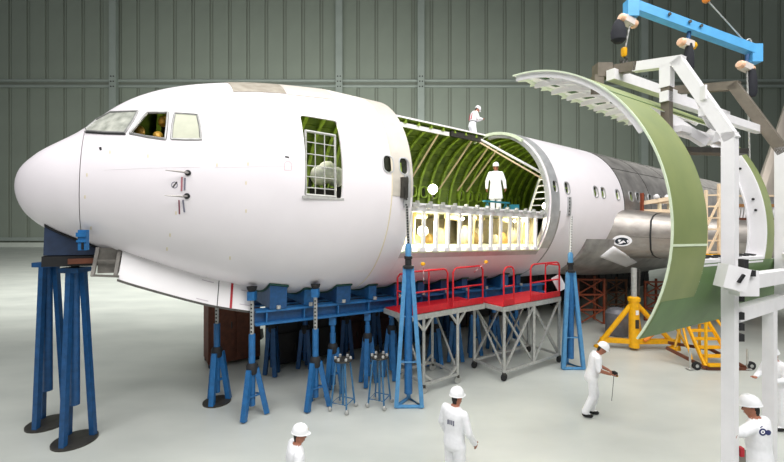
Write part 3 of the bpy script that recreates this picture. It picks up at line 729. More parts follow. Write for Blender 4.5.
# two tall pale blue tripods with perforated rams on the near side
def tall_tripod(px, py, pxt, pyt, label, plate_s):
    g = G(px, py); e = empty('tall_tripod', g, label, 'jack'); Z = Vector((0, 0, 1))
    hp = H + (YH - pyt) / F * g.y
    corners = []
    for dx, dy in ((-.30, -.06), (.32, -.06), (.02, .42)):
        c = g + Vector((dx, dy, 0)); corners.append(c)
        MB().bar(c + Z * .03, g + Vector((dx * .27, .1 + dy * .2, hp)), .11, .1).build('leg', BLUE_L, e)
    MB().path([c + Z * .04 for c in corners + corners[:1]], .045, 6).build('base_ring', BLUE_L, e)
    for f in (.33, .66): MB().path([c + (g + Vector((0, .1, hp)) - c) * f * .98 for c in corners + corners[:1]], .018, 6).build('leg_tie', BLUE_L, e)
    m_ = g + Vector((0, .1, 0))
    MB().tube(m_ + Z * .3, m_ + Z * hp, .1, n=14).build('cylinder', BLUE, e)
    MB().lathe(m_ + Z * (hp - .02), [(.14, 0), (.14, .06), (.08, .08), (.08, .22), (.1, .24), (.1, .3)], 16).build('head', RUBBER, e)
    q = FM @ Vector((plate_s, -2.70, -.42))
    MB().tube(m_ + Z * (hp + .28), q, .075, .05, n=10).build('ram_cap', BLUE_L, e) if False else None
    MB().lathe(m_ + Z * (hp + .28), [(.075, 0), (.075, .26), (.045, .32)], 14).build('ram_cap', BLUE_L, e)
    a = m_ + Z * (hp + .58); sc = MB().tube(a, q, .04, n=10).build('screw', STEEL, e)
    h = MB(); L_ = (q - a)
    for i in range(14):
        p = a + L_ * ((i + .5) / 14); h.box(p + Vector((0, -.04, 0)), (.04, .012, .05))
    h.build('pin_holes', BLACK, sc)['kind'] = 'stuff'
tall_tripod(408.5, 407, 409, 268, 'tall pale blue tripod with perforated ram in front of the red platform', 2.66)
tall_tripod(572, 369, 572, 272, 'tall pale blue tripod with perforated ram between platform and man in white', 9.62)
# small three legged stands
for px, py, lb in ((343, 409, 'small three legged stand with clamp top beside the screw jack'), (379.5, 405, 'small three legged stand with clamp top beside the tall pale blue tripod')):
    g = G(px, py); e = empty('small_stand', g, lb, 'stand'); Z = Vector((0, 0, 1))
    for k in range(4):
        a = .4 + k * 1.571; d = Vector((math.cos(a), math.sin(a), 0))
        MB().tube(g + d * .3 + Z * .03, g + d * .17 + Z * 1.18, .022).build('leg', BLUE_G, e)
        MB().ell(g + d * .32 + Z * .06, (.05, .05, .06), None, 8, 6).build('foot_clamp', STEEL, e)
    MB().path([g + Vector((math.cos(.4 + k * 1.571), math.sin(.4 + k * 1.571), 0)) * .27 + Z * .2 for k in (0, 1, 2, 3, 0)], .014, 6).build('tie_ring', BLUE_G, e)
    MB().lathe(g + Z * 1.17, [(.22, 0), (.22, .03), (.18, .04)], 18).build('top_plate', DSTEEL, e)
    for k in range(6): MB().lathe(g + Vector((math.cos(k * 1.047) * .18, math.sin(k * 1.047) * .18, 1.21)), [(.035, 0), (.035, .05), (.02, .06)], 8).build('clamp', STEEL, e)
    MB().tube(g + Z * .1, g + Z * 1.2, .03).build('centre_post', BLUE_G, e)

# ------------------------------------------------------------------ red railed work platforms
AB = -NR                                            # away, across the platform
def platform(o, length, depth, label, legs, xb, rails, gate=None):
    o = Vector((o[0], o[1], 0)); e = empty('work_platform', o, label, 'platform'); Z = Vector((0, 0, 1)); ZD = 2.12
    def q(a, b, z): return o + AXH * a + AB * b + Z * z
    R = Matrix.Rotation(TH, 3, 'Z')
    MB().box(q(length / 2, depth / 2, ZD - .05), (length, depth, .06), R).build('deck', STEEL, e)
    MB().box(q(length / 2, depth / 2, ZD - .005), (length - .04, depth - .04, .03), R).build('deck_mat', RED, e)
    for b in (0, depth): MB().bar(q(0, b, ZD - .09), q(length, b, ZD - .09), .06, .14).build('deck_beam', STEEL, e)
    for a in (0, length): MB().bar(q(a, 0, ZD - .09), q(a, depth, ZD - .09), .06, .12).build('deck_beam', STEEL, e)
    for a0, a1 in rails:
        MB().bar(q(a0 + .02, 0, ZD + .09), q(a1 - .02, 0, ZD + .09), .03, .17).build('toe_board', RED, e)
        MB().path([q(a0, 0, ZD), q(a0, 0, ZD + .98), q(a0 + .06, 0, ZD + 1.07), q(a0 + .14, 0, ZD + 1.1), q(a1 - .14, 0, ZD + 1.1), q(a1 - .06, 0, ZD + 1.07), q(a1, 0, ZD + .98), q(a1, 0, ZD)], .026, 8).build('guard_rail', RED, e)
        MB().tube(q(a0, 0, ZD + .55), q(a1, 0, ZD + .55), .022).build('mid_rail', RED, e)
        if a1 - a0 > .9: MB().tube(q((a0 + a1) / 2, 0, ZD), q((a0 + a1) / 2, 0, ZD + .55 if a1 - a0 < 1.3 else ZD + 1.1), .02).build('rail_post', RED, e)
    a0, a1 = rails[0][0], rails[-1][1]
    if gate != 'right': 
        MB().path([q(a0, 0, ZD + 1.0), q(a0, .1, ZD + 1.06), q(a0, .4, ZD + 1.0), q(a0, .5, ZD + .9), q(a0, .5, ZD)], .024, 8).build('end_rail', RED, e)
        MB().tube(q(a0, 0, ZD + .55), q(a0, .5, ZD + .55), .02).build('end_rail', RED, e)
    else:
        MB().path([q(a1, 0, ZD + 1.0), q(a1, .4, ZD + 1.0), q(a1, .5, ZD + .9), q(a1, .5, ZD)], .024, 8).build('end_rail', RED, e)
    for b in (0, depth):
        for a in legs:
            MB().bar(q(a, b, .22), q(a, b, ZD - .1), .07, .07).build('post', STEEL, e)
            if not xb:
                for sg in (-1, 1): MB().bar(q(a, b, ZD - .48), q(a + sg * .3, b, ZD - .12), .055, .055).build('knee_brace', STEEL, e)
        MB().bar(q(legs[0], b, .26), q(legs[-1], b, .26), .07, .07).build('base_beam', STEEL, e)
        if not xb:
            MB().bar(q(legs[0], b, .5), q(legs[0] + .3, b, .28), .05).build('base_brace', STEEL, e); MB().bar(q(legs[-1], b, .5), q(legs[-1] - .3, b, .28), .05).build('base_brace', STEEL, e)
        if xb:
            for l0, l1 in zip(legs[:-1], legs[1:]):
                MB().bar(q(l0, b, .3), q(l1, b, ZD - .14), .05, .05).build('cross_brace', STEEL, e)
                MB().bar(q(l1, b + .06, .3), q(l0, b + .06, ZD - .14), .05, .05).build('cross_brace', STEEL, e)
    for a in (legs[0], legs[-1]):
        MB().bar(q(a, 0, .26), q(a, depth, .26), .06, .06).build('base_beam', STEEL, e)
        MB().bar(q(a, 0, .3), q(a, depth, ZD - .14), .045, .045).build('cross_brace', STEEL, e)
        for b in (0, depth):
            c = q(a, b, .11); cs = MB().lathe(c - AB * .025, [(.05, 0), (.11, .0), (.11, .05), (.05, .05)], 18, AB).build('caster', RUBBER if xb else STEEL, e)
            MB().box(c + Z * .09, (.09, .09, .08)).build('caster_fork', DSTEEL, cs)
    return e
platform((.4, 9.8), 2.78, 1.1, 'steel work platform with red rails behind the tall pale blue tripod', (.52, 1.72), False, ((0.03, 1.35), (1.55, 2.72)))
platform((3.12, 10.86), 2.75, 1.15, 'steel work platform with red rails and crossed braces on casters', (.06, 1.4, 2.68), True, ((.05, .48), (1.25, 2.7)), 'right')
tg = FM @ Vector((9.0, -1.6, -2.35))
p_ = P(559, 283, 12.4)
tag(MB().box(p_, (.3, .02, .5), Matrix.Rotation(-.5, 3, 'Y')).build('paper_tag', FWHITE), 'white paper tag hanging on the red rail end', 'tag')
for px, py, D, nm in ((423, 264, 9.6, 'first'), (486, 262, 11.2, 'second')):
    a = P(px, py, D); e = empty('warning_streamer', a, 'yellow headed red and white streamer pinned to the hull behind the tall tripod' if nm == 'first' else 'red and white streamer pinned to the hull above the second platform', 'streamer')
    MB().ell(a, (.06, .03, .05), None, 8, 6).build('tag_head', YELLOW, e)
    d = Vector((.02, 0, -.5)) if nm == 'first' else Vector((-.35, 0, -.3))
    for i in range(6): MB().bar(a + d * (i / 6), a + d * ((i + 1) / 6), .035, .01).build('ribbon', REDM if i % 2 else FWHITE, e)

# ------------------------------------------------------------------ people
def person(label, base, yaw, hgt=1.74, lean=0., head=(0, 0), larm=None, rarm=None, legs=None, coat=False, short=False, extras=None, logos=(), shoes=True, harness=False, ground=0.):
    e = empty('person', Matrix.Translation(Vector(base)) @ Matrix.Rotation(math.radians(yaw), 4, 'Z') @ Matrix.Scale(hgt / 1.74, 4), label, 'person')
    M = ROOTM[e.name]
    LE = Matrix.Rotation(-lean, 3, 'X'); pv = Vector((0, 0, .95))
    def up(v): return pv + LE @ (Vector(v) - pv)
    body = MB()
    rings = []
    for z, rx, ry, yo in ((.80, .14, .105, -.005), (.88, .175, .125, -.01), (.98, .172, .122, -.005), (1.10, .162, .115, 0), (1.22, .175, .122, .0), (1.34, .19, .122, -.005), (1.42, .185, .105, -.01), (1.475, .12, .08, -.01), (1.50, .065, .06, 0)):
        rings.append([up((rx * 1.1 * math.cos(t), ry * 1.14 * math.sin(t) + yo, z)) for t in [2 * math.pi * k / 18 for k in range(18)]])
    body.loft(rings)
    nk = up((0, .0, 1.46)); hp = up((0, .02, 1.50))
    HR = LE @ Matrix.Rotation(math.radians(head[1]), 3, 'Z') @ Matrix.Rotation(-math.radians(head[0]), 3, 'X')
    def hd(v): return hp + HR @ Vector(v)
    body.cap(nk, hd((0, .01, .06)), .058, .055)
    body.ell(hd((0, .015, .118)), (.076, .094, .125), HR); body.ell(hd((0, .05, .05)), (.05, .05, .05), HR)
    body.cap(hd((0, .10, .12)), hd((0, .118, .092)), .011, .016, 8)      # nose
    for sx in (-1, 1): body.ell(hd((sx * .075, .005, .1)), (.012, .022, .032), HR, 8, 6)
    L = legs or (((-.1, .02, .5), (-.1, -.02, .09)), ((.1, .02, .5), (.1, -.02, .09)))
    for sx, (kn, an) in zip((-1, 1), L):
        hip = Vector((sx * .092, 0, .9)); kn = Vector(kn); an = Vector(an)
        body.cap(hip, kn, .112, .086); body.cap(kn, an + Vector((0, 0, .03)), .086, .078)
    la = larm or ((-.27, -.03, 1.15), (-.27, .08, .9)); ra = rarm or ((.27, -.03, 1.15), (.27, .08, .9))
    hands = []
    for sx, (el, wr) in zip((-1, 1), (la, ra)):
        sh = up((sx * .185, -.005, 1.41)); el = up(el); wr = up(wr)
        body.cap(up((sx * .11, -.005, 1.41)), sh, .07, .07); body.cap(sh, el, .076, .064); body.cap(el, wr, .06 if not short else .048, .05 if not short else .034)
        hands.append((el, wr, sx))
    if coat:
        cr_ = []
        for z, rx, ry in ((1.12, .17, .122), (.95, .195, .145), (.75, .215, .165), (.52, .235, .185)):
            cr_.append([Vector((rx * math.cos(t) * (1 + .04 * math.sin(5 * t)), ry * math.sin(t) * (1 + .04 * math.sin(5 * t)), z)) for t in [2 * math.pi * k / 24 for k in range(24)]])
        body.loft(cr_)
    for kn, an in L:
        an = Vector(an); body.ell(an + Vector((0, .05, -.035)), (.048, .125, .05), None, 12, 8); body.ell(an + Vector((0, .11, -.045)), (.045, .06, .04), None, 10, 7)
    me = body.mesh(CLOTH); o = link('tmp', me)
    md = o.modifiers.new('r', 'REMESH'); md.mode = 'VOXEL'; md.voxel_size = .014
    sm = o.modifiers.new('s', 'SMOOTH'); sm.factor = .5; sm.iterations = 4
    dg = bpy.context.evaluated_depsgraph_get(); nm_ = bpy.data.meshes.new_from_object(o.evaluated_get(dg)); bpy.data.objects.remove(o)
    vs = [v.co.copy() for v in nm_.vertices]; fs = [tuple(p.vertices) for p in nm_.polygons]
    bb = MB(); bb.add(vs, fs)
    hinv = HR.inverted()
    for i, f in enumerate(fs):
        c = sum((vs[j] for j in f), Vector()) / len(f); q = hinv @ (c - hp); mi = 0
        if q.z > -.005 and q.length < .35 and (c - up((0, 0, 1.42))).length > .075: mi = 3 if (q.z > .14 and q.y < .04) or (q.y < -.03 and q.z > .03) else 1
        elif any(c.z < an[2] - .0 and c.z < .1 and (c - Vector(an)).length < .35 for kn, an in L): mi = 2
        elif short:
            for el, wr, sx in hands:
                d = (wr - el); t = (c - el).dot(d) / d.length_squared
                if t > -.05 and (c - (el + d * t)).length < .075: mi = 1
        bb.m[i] = mi
    for el, wr, sx in hands:                      # hands with five bent fingers
        d = (wr - el).normalized(); sd = d.cross(Vector((0, 0, 1)))
        if sd.length < .1: sd = Vector((0, -1, 0)) * 1
        sd = (Vector((0, 1, 0)) - d * d.y).normalized() if abs(d.z) > .75 else sd.normalized()
        pn = d.cross(sd); pc_ = wr + d * .05
        Rm = Matrix((sd, pn, d)).transposed(); bb.ell(pc_, (.042, .018, .055), Rm, 10, 7, 1)
        for k in range(4):
            b0 = pc_ + d * .04 + sd * (-.03 + .02 * k); ln = (.034, .042, .04, .03)[k]; cu = -pn * sx * .012
            m_ = b0 + d * ln * .9 + cu; bb.path([b0, m_, m_ + d * ln * .6 + cu * 2.2], [.0095, .009, .0075], 6, 1)
        t0 = pc_ - d * .015 + sd * .038; bb.path([t0, t0 + sd * .025 + d * .03, t0 + sd * .025 + d * .06 + pn * -.01 * sx], [.012, .011, .008], 6, 1)
    bo = bb.build('body', [CLOTH, SKIN, BLACK, HAIR], e, loc=True, smooth=60)
    ey = MB()
    for sx in (-1, 1): ey.ell(hd((sx * .032, .1, .125)), (.012, .008, .008), HR, 8, 6)
    ey.build('eyes', BLACK, e, loc=True)
    MB().path([hd((-.025, .1, .055)), hd((0, .107, .055)), hd((.025, .1, .055))], .005, 6).build('mouth', mat('lips', (150, 84, 76), .6), e, loc=True)
    hat = MB(); pr = [(.118, 0), (.12, .02), (.115, .06), (.1, .095), (.07, .122), (.03, .134), (.001, .136)]
    vs = []; n = 24
    hl = MB(); hl.lathe((0, 0, 0), pr, n); hl.lathe((0, 0, -.008), [(.116, 0), (.126, .002), (.126, .01), (.116, .012)], n)
    hl.v = [hd((v.x * .88, v.y * 1.06 + .01 + (.04 * max(0, v.y / .126) ** 3 if v.z < .012 and abs(v.length - .126) < .02 and v.y > 0 else 0), v.z + .160)) for v in hl.v]
    ht = hl.build('hard_hat', HAT, e, loc=True)
    MB().path([hd((0, -.1, .215)), hd((0, -.05, .283)), hd((0, .01, .3)), hd((0, .07, .283)), hd((0, .12, .215))], .014, 6).build('hat_ridge', HAT, ht, loc=True)
    MB().box(hd((0, .125, .215)), (.035, .012, .03), HR).build('hat_badge', mat('badge', (186, 150, 60), .5), ht, loc=True)
    MB().path([up((.07 * math.cos(t), .066 * math.sin(t), 1.485)) for t in [2 * math.pi * k / 14 for k in range(15)]], .016, 6, caps=False).build('collar', CLOTH, e, loc=True)
    if harness:
        for sx in (-1, 1): MB().path([up((sx * .09, -.14, 1.12)), up((sx * .1, -.12, 1.38)), up((sx * .1, -.02, 1.475)), up((sx * .09, .1, 1.40)), up((sx * .07, .135, 1.15))], .018, 6).build('harness_strap', REDM, e, loc=True)
        MB().path([up((.178 * math.cos(t), .128 * math.sin(t), 1.06)) for t in [2 * math.pi * k / 18 for k in range(19)]], .02, 6, caps=False).build('harness_belt', RUBBER, e, loc=True)
    for pts, mt in logos: decal(pts, 'back_print', mt, e, bo, .006, 0, .006)
    return e, M, up
def circ(x, y, r, n=14): return [(x + r * math.cos(2 * math.pi * k / n), y + r * math.sin(2 * math.pi * k / n)) for k in range(n)]
def rect(x0, y0, x1, y1): return [(x0, y0), (x1, y0), (x1, y1), (x0, y1)]
# man with the small controller, on the floor
g = G(592, 416)
e, M, up = person('man in white short sleeves and hard hat looking down at a small hand controller', g, -108, 1.74, .2, (22, 0),
    ((-.25, .06, 1.17), (-.1, .33, 1.14)), ((.25, .06, 1.17), (.1, .33, 1.12)), (((-.09, .09, .5), (-.1, .0, .09)), ((.1, .0, .5), (.11, -.16, .09))), short=True)
hp_ = M @ up((0, .44, 1.13))
c = empty('hand_controller', hp_, 'small black and yellow controller held by the short sleeved man', 'controller')
MB().box(hp_, (.07, .12, .09)).build('housing', BLACK, c); MB().box(hp_ + Vector((.03, -.02, -.04)), (.05, .05, .04)).build('button_cap', YELLOW, c)
MB().path([hp_ + Vector((-.02, 0, -.04)), hp_ + Vector((-.04, 0, -.3)), hp_ + Vector((-.07, .0, -.62))], .006, 5).build('lead', DSTEEL, c)
# man seen from behind near the front
g = Vector((1.02, 6.29, 0))
person('man in white coverall and hard hat, back turned, grey print between shoulders', g, -48, 1.74, .02, (4, -14),
    ((-.27, 0, 1.15), (-.26, .12, .92)), ((.26, .03, 1.14), (.25, .2, .92)), None, False,
    logos=[(rect(447.5, 419.5, 449, 424), GREYP), (rect(449.6, 420, 450.6, 424.4), GREYP), (rect(451.2, 420.4, 452.2, 425), GREYP), (rect(452.8, 421, 454.2, 426), GREYP)])
# man at the bottom edge
person('man in white coverall kneeling alone on the open floor, facing away', Vector((-1.5, 5.95, -.42)), -62, 1.74, .03, (8, -18), None, None, (((-.12, .06, .5), (-.13, -.38, .51)), ((.12, .06, .5), (.13, -.38, .51))))
# man holding the frame post
pp4 = Vector((5.42, 5.68, 0))
e4, M4, up4 = person('man in white coverall with round navy back print, one arm braced against the white post', pp4, 26, 1.86, .05, (10, 18),
    ((-.42, .02, 1.38), (-.63, -.02, 1.44)), ((.3, .05, 1.16), (.24, .26, 1.1)), None, False,
    logos=[(circ(762.6, 432, 3.6), NAVY), (circ(762.6, 432, 2.0), CLOTH), (circ(762.6, 432, .9), NAVY), (circ(768, 432.6, 2.6), NAVY), ([(760, 427.5), (762, 425.8), (762.4, 426.6), (760.6, 428.2)], NAVY)])
# man at the right edge
person('man in white coverall facing the lifting frame with both forearms raised', G(777, 429), 95, 1.74, .06, (12, 0),
    ((-.26, .08, 1.16), (-.15, .32, 1.12)), ((.26, .08, 1.16), (.15, .32, 1.12)))
# man in the cut opening
bp = fw(7.3, -1.4, -.415)
person('man in a long white coat standing on the cabin floor inside the cut opening', bp, 172, 1.7, 0, (6, 0), ((-.29, -.02, 1.15), (-.31, .06, .9)), ((.29, -.02, 1.15), (.31, .06, .9)), None, True)
# man in a harness behind the crown edge
kb = FM @ Vector((8.45, .9, 2.64)); KN = (((-.12, .06, .5), (-.13, -.38, .47)), ((.12, .06, .5), (.13, -.38, .47)))
person('man in white with a red harness kneeling at the top edge of the green hull', Vector((kb.x, kb.y, kb.z - .29)), -78, 1.74, .18, (30, 0),
    ((-.25, .1, 1.18), (-.08, .33, 1.25)), ((.25, .1, 1.18), (.08, .33, 1.25)), KN, harness=True)

# ------------------------------------------------------------------ hanging crown panel (cylinder arc with a door cut-out)
PC = Vector((2.003, 6.97, 4.393)); PSI = .532; PR = 2.717
PA = Vector((math.cos(PSI) * math.cos(-.021), math.sin(PSI) * math.cos(-.021), math.sin(-.021))); PM = Vector((math.sin(PSI), -math.cos(PSI), 0)); PU = PM.cross(PA); PU = PU if PU.z > 0 else -PU
def pq(a, ph, r=0.): t = math.radians(ph); return PC + PA * a + (PM * math.cos(t) + PU * math.sin(t)) * (PR + r)
SPE = empty('fuselage_skin_panel', pq(0, -30), 'curved green fuselage skin panel with door cut-out, hung in the white frame', 'panel')
def pshell(aa, pp, r0, r1, afun=None):
    mb = MB(); na, np_ = len(aa), len(pp)
    g_ = [[(pq(a if afun is None else afun(a, p), p, r1)) for p in pp] for a in aa]; h_ = [[(pq(a if afun is None else afun(a, p), p, r0)) for p in pp] for a in aa]
    rings = []
    for i in range(na): rings.append(g_[i] + list(reversed(h_[i])))
    mb.loft(rings); return mb
AE = .93
def pshell2(aa, pp, r0, r1, mi_in=1):
    m = MB(); n_ = len(pp); o = []; q = []
    for a in aa:
        for p in pp: o.append(pq(a, p(a) if callable(p) else p, r1)); q.append(pq(a, p(a) if callable(p) else p, r0))
    N = len(o); fo, fi, fe = [], [], []
    for i in range(len(aa) - 1):
        for k in range(n_ - 1):
            f = (i * n_ + k, i * n_ + k + 1, (i + 1) * n_ + k + 1, (i + 1) * n_ + k); fo.append(f); fi.append(tuple(N + x for x in reversed(f)))
    for i in (0, len(aa) - 1):
        for k in range(n_ - 1): fe.append((i * n_ + k, i * n_ + k + 1, N + i * n_ + k + 1, N + i * n_ + k))
    for k in (0, n_ - 1):
        for i in range(len(aa) - 1): fe.append((i * n_ + k, (i + 1) * n_ + k, N + (i + 1) * n_ + k, N + i * n_ + k))
    m.add(o + q, fo, 0); b_ = len(m.f); m.f += fi; m.m += [mi_in] * len(fi); m.f += fe; m.m += [mi_in] * len(fe); return m
INNER = mat('panel_inner', (244, 246, 240), .5, 0, .05, 4)
def edge(a): return 86 + 2.4 * a
pshell2([0, .3, .6, AE], frange(-31, 43, 3), -.012, 0).build('near_strip', [PANELG, INNER], SPE)
pshell2(frange(0, 3.4, .4), frange(43, 60, 3), -.012, 0).build('crown_strip', [PANELG, INNER], SPE)
pshell2(frange(0, 4.8, .4), [(lambda a, f=f: 60 + (edge(a) - 60) * f) for f in frange(0, 1, .1)], -.012, 0).build('crown_strip', [PANELG, INNER], SPE)
pshell2(frange(AE, 3.05, .3), frange(-31, -9, 3), -.012, 0).build('lower_strip', [PANELG2, INNER], SPE)
pshell2(frange(3.05, 4.8, .3), frange(-31, -9, 3), -.012, 0).build('lower_strip', [PANELG2, INNER], SPE)
pshell2([3.08, 3.4], frange(-9, 43, 3), -.012, 0).build('far_strip', [PANELG, INNER], SPE)
pshell([0, AE], [-4, -3.4], 0, .006).build('lap_joint', PALEG, SPE)
pshell([.0, 3.4], [45, 45.5], 0, .006).build('lap_joint', PANELG2, SPE)
pshell([0.05, AE], frange(-31, -19, 3), .0, .004).build('dark_patch', PANELG2, SPE)
pshell([-.012, .012], frange(-31, 86, 3), -.02, .002).build('near_edge_trim', PALEG, SPE)
for a in (.06, .62, 1.18, 1.74, 2.3, 2.86, 3.42, 4.0, 4.6): pshell([a - .02, a + .02], frange(29 if a < .5 else 46 if a < 3.4 else 62, edge(a) - 1, 3), -.1, -.012).build('inner_frame', FWHITE, SPE)
for p in range(62, 86, 6): pshell(frange(.05, 4.7, .5), [p - .4, p + .4], -.05, -.012).build('inner_stringer', FWHITE, SPE)
for i in range(13):                               # scalloped longitudinal edge
    a = .1 + i * .37; q = [pq(a, edge(a) - 1.5, -.006), pq(a, edge(a), -.006), pq(a + .1, edge(a) + .5, -.006), pq(a + .185, edge(a) + 2.6, -.006), pq(a + .27, edge(a) + .5, -.006), pq(a + .37, edge(a + .37), -.006), pq(a + .37, edge(a) - 1.5, -.006)]
    MB().loft([q, [v + (PC - v).normalized() * .02 for v in q]]).build('scallop_tab', PALEG, SPE)
SLOT = mat('slot_green', (60, 92, 50), .7)
for a, p, l_, w_ in ((.2, 79, .3, 1.2), (.2, 75, .3, 1.2), (.78, 74, .3, 1.2), (.78, 70, .3, 1.2), (1.9, 84, .25, 2), (2.45, 86, .25, 2.), (.78, 82, .25, 1.5), (1.3, 83, .3, 2), (3.0, 88, .2, 1.6)):
    pshell([a, a + l_], [p - w_, p + w_], -.03, -.02).build('frame_slot', SLOT, SPE)
for p, a in ((80, 2.6), (78, 3.1), (76, 3.25)): v = pq(a, p, -.03); MB().lathe(v, [(.045, -.01), (.045, .02)], 10, (PC - v)).build('lightening_hole', DSTEEL, SPE)
def word(txt, size, mt, name, parent, M):
    cu = bpy.data.curves.new('t', 'FONT'); cu.body = txt; cu.size = size; cu.extrude = .004; cu.align_x = 'CENTER'
    o = bpy.data.objects.new('t', cu); COL.objects.link(o); dg = bpy.context.evaluated_depsgraph_get()
    me = bpy.data.meshes.new_from_object(o.evaluated_get(dg)); bpy.data.objects.remove(o)
    me.transform(ROOTM[parent.name].inverted() @ M); me.materials.clear(); me.materials.append(mt)
    return link(name, me, parent)
v = pq(3.72, 85, -.05); zx = PA.copy(); zn = (PC + PA * 3.72 - v).normalized(); zy = zn.cross(zx)
Mw = Matrix.Translation(v) @ Matrix((zx, zy, zn)).transposed().to_4x4()
word('BLANK', .2, mat('stencil_green', (110, 130, 92), .6), 'stencil_lettering', SPE, Mw)
# far side inner door frame, seen through the cut-out
pshell([3.03, 3.08], frange(-9, 43, 3), -.2, .0).build('door_frame_web', FWHITE, SPE)
pshell([2.99, 3.10], frange(-9, 43, 3), -.22, -.2).build('door_frame_cap', FWHITE, SPE)
for p in (8, 12, 34, 24): m = MB(); v = pq(3.02, p, -.1); m.lathe(v, [(.02, 0), (.02, .015)], 8, -PA).build('frame_hole', BLACK, SPE)
pshell(frange(AE, 3.05, .3), [-10, -8], -.22, -.0).build('sill_web', FWHITE, SPE)
for i in range(7): pshell([1.05 + i * .28, 1.2 + i * .28], [-7.9, -7.5], -.16, -.05).build('sill_slot', BLACK, SPE)
for i in range(4): pshell([1.2 + i * .5, 1.24 + i * .5], frange(-30, -10, 4), -.12, -.012).build('lower_frame', PALEG, SPE)

# ------------------------------------------------------------------ white lifting frame
PB = Vector((4.69, 5.345, 0)); Zv = Vector((0, 0, 1)); PMB = -PM; PAH = Vector((math.cos(PSI), math.sin(PSI), 0))
LF = empty('lifting_frame', PB, 'white steel lifting frame with two bent arms over the green panel', 'frame')
def lq(a, q, z): return PB + PAH * a + PMB * q + Zv * z
GREYB = mat('frame_grey', (112, 104, 92), .5, .2, .15, 8)  # darker grey for far arms, arm ends, hanger, clamp and foot tie
for a, nm in ((0, 0), (2.08, 1)):
    zt_ = 5.74; m0, m1 = (FWHITE, FWHITE) if nm == 0 else (FWHITE, GREYB)
    MB().bar(lq(a, 0, 0 if nm == 0 else 3.1), lq(a, 0, zt_), .15, .15, PAH).build('post', FWHITE, LF)
    MB().bar(lq(a, -.03, zt_ - .1), lq(a, .64, 6.98), .15, .15, PAH).build('bent_arm', m1, LF)
    MB().bar(lq(a, .56, 6.94), lq(a, 1.25, 7.08), .15, .15, PAH).build('top_arm', m1, LF)
    MB().bar(lq(a, 1.2, 7.08), lq(a, 1.75, 7.18), .15, .15, PAH).build('top_arm_end', GREYB, LF)
    MB().box(lq(a if nm == 0 else 1.52, 0, .02), (.4, .4, .04)).build('foot_plate', FWHITE, LF)
    if nm: continue
    MB().box(lq(a, .3, 6.36) - PAH * .07, (.03, .16, .2)).build('splice_plate', FWHITE, LF)
    MB().bar(lq(a, .78, 6.95), lq(a, .78, 6.6), .15, .15, PAH).build('drop_bracket', FWHITE, LF)
    MB().bar(lq(a, .78, 6.62), lq(a, .78, 5.5), .12, .12, PAH).build('hanger', GREYB, LF)
MB().bar(lq(-.2, 1.55, 7.02), lq(2.4, 1.55, 7.02), .14, .18).build('crown_beam', FWHITE, LF)
MB().box(lq(-.15, 1.72, 7.14), (.26, .2, .24)).box(lq(-.25, 1.75, 6.9), (.16, .14, .3)).build('crown_clamp', GREYB, LF)
MB().bar(lq(-.1, .78, 6.45), lq(2.2, .78, 6.45), .12, .16).build('tie_beam', FWHITE, LF)
MB().bar(lq(-.05, .3, 6.1), lq(2.15, .3, 6.1), .1, .12).build('tie_beam', FWHITE, LF)
MB().bar(lq(.0, .85, 6.2), lq(.6, .5, 5.75), .1, .14).bar(lq(.1, .7, 5.95), lq(1.2, .6, 5.85), .18, .1).build('clamp_arm', FWHITE, LF)
MB().path([lq(.35, .5, 6.42), lq(.42, .45, 6.25), lq(.36, .42, 6.15), lq(.5, .4, 6.0), lq(.58, .35, 5.95)], .05, 8).build('shackle', FWHITE, LF)
MB().box(lq(.62, .3, 5.78), (.16, .14, .18), Matrix.Rotation(.4, 3, 'Y')).build('shackle_block', FWHITE, LF)
MB().bar(lq(.75, .1, 5.55), lq(-.2, .75, 5.6), .24, .08).build('clamp_plate', DSTEEL, LF)
MB().bar(lq(-.28, -.1, 3.68), lq(3.4, -.1, 3.62), .16, .2).build('cross_beam', FWHITE, LF)
MB().bar(lq(.06, .0, 3.2), lq(2.06, .0, 3.2), .14, .2).build('lower_beam', FWHITE, LF)
MB().bar(lq(1.52, 0, 0), lq(1.52, 0, 3.2), .14, .16, PAH).build('short_post', FWHITE, LF)
MB().box(lq(0, -.14, 3.68), (.26, .2, .34)).build('joint_box', FWHITE, LF)
MB().box(lq(-.42, -.16, 3.78), (.3, .16, .3), Matrix.Rotation(.25, 3, 'Y')).build('end_clamp', FWHITE, LF)
MB().box(lq(-.44, -.26, 3.78), (.03, .03, .12), Matrix.Rotation(.6, 3, 'Y')).build('clamp_slot', BLACK, LF)
MB().box(lq(2.0, -.2, 3.9), (.26, .16, .3), Matrix.Rotation(-.4, 3, 'Y')).build('end_clamp', FWHITE, LF)
for z in (3.45, 3.2, 3.05, 2.9): MB().box(lq(.13, -.05, z), (.07, .12, .1)).build('bolt_block', RUBBER, LF)
MB().box(lq(-.18, -.2, 3.86), (.05, .1, .3)).box(lq(-.1, -.2, 3.82), (.2, .08, .08)).build('latch', RUBBER, LF)
MB().box(lq(.12, -.08, 1.32), (.05, .06, .12)).build('red_lever', REDM, LF)
MB().bar(lq(.05, 0, 1.15), lq(.4, 0, 1.15), .1, .18).build('foot_tie', GREYB, LF)

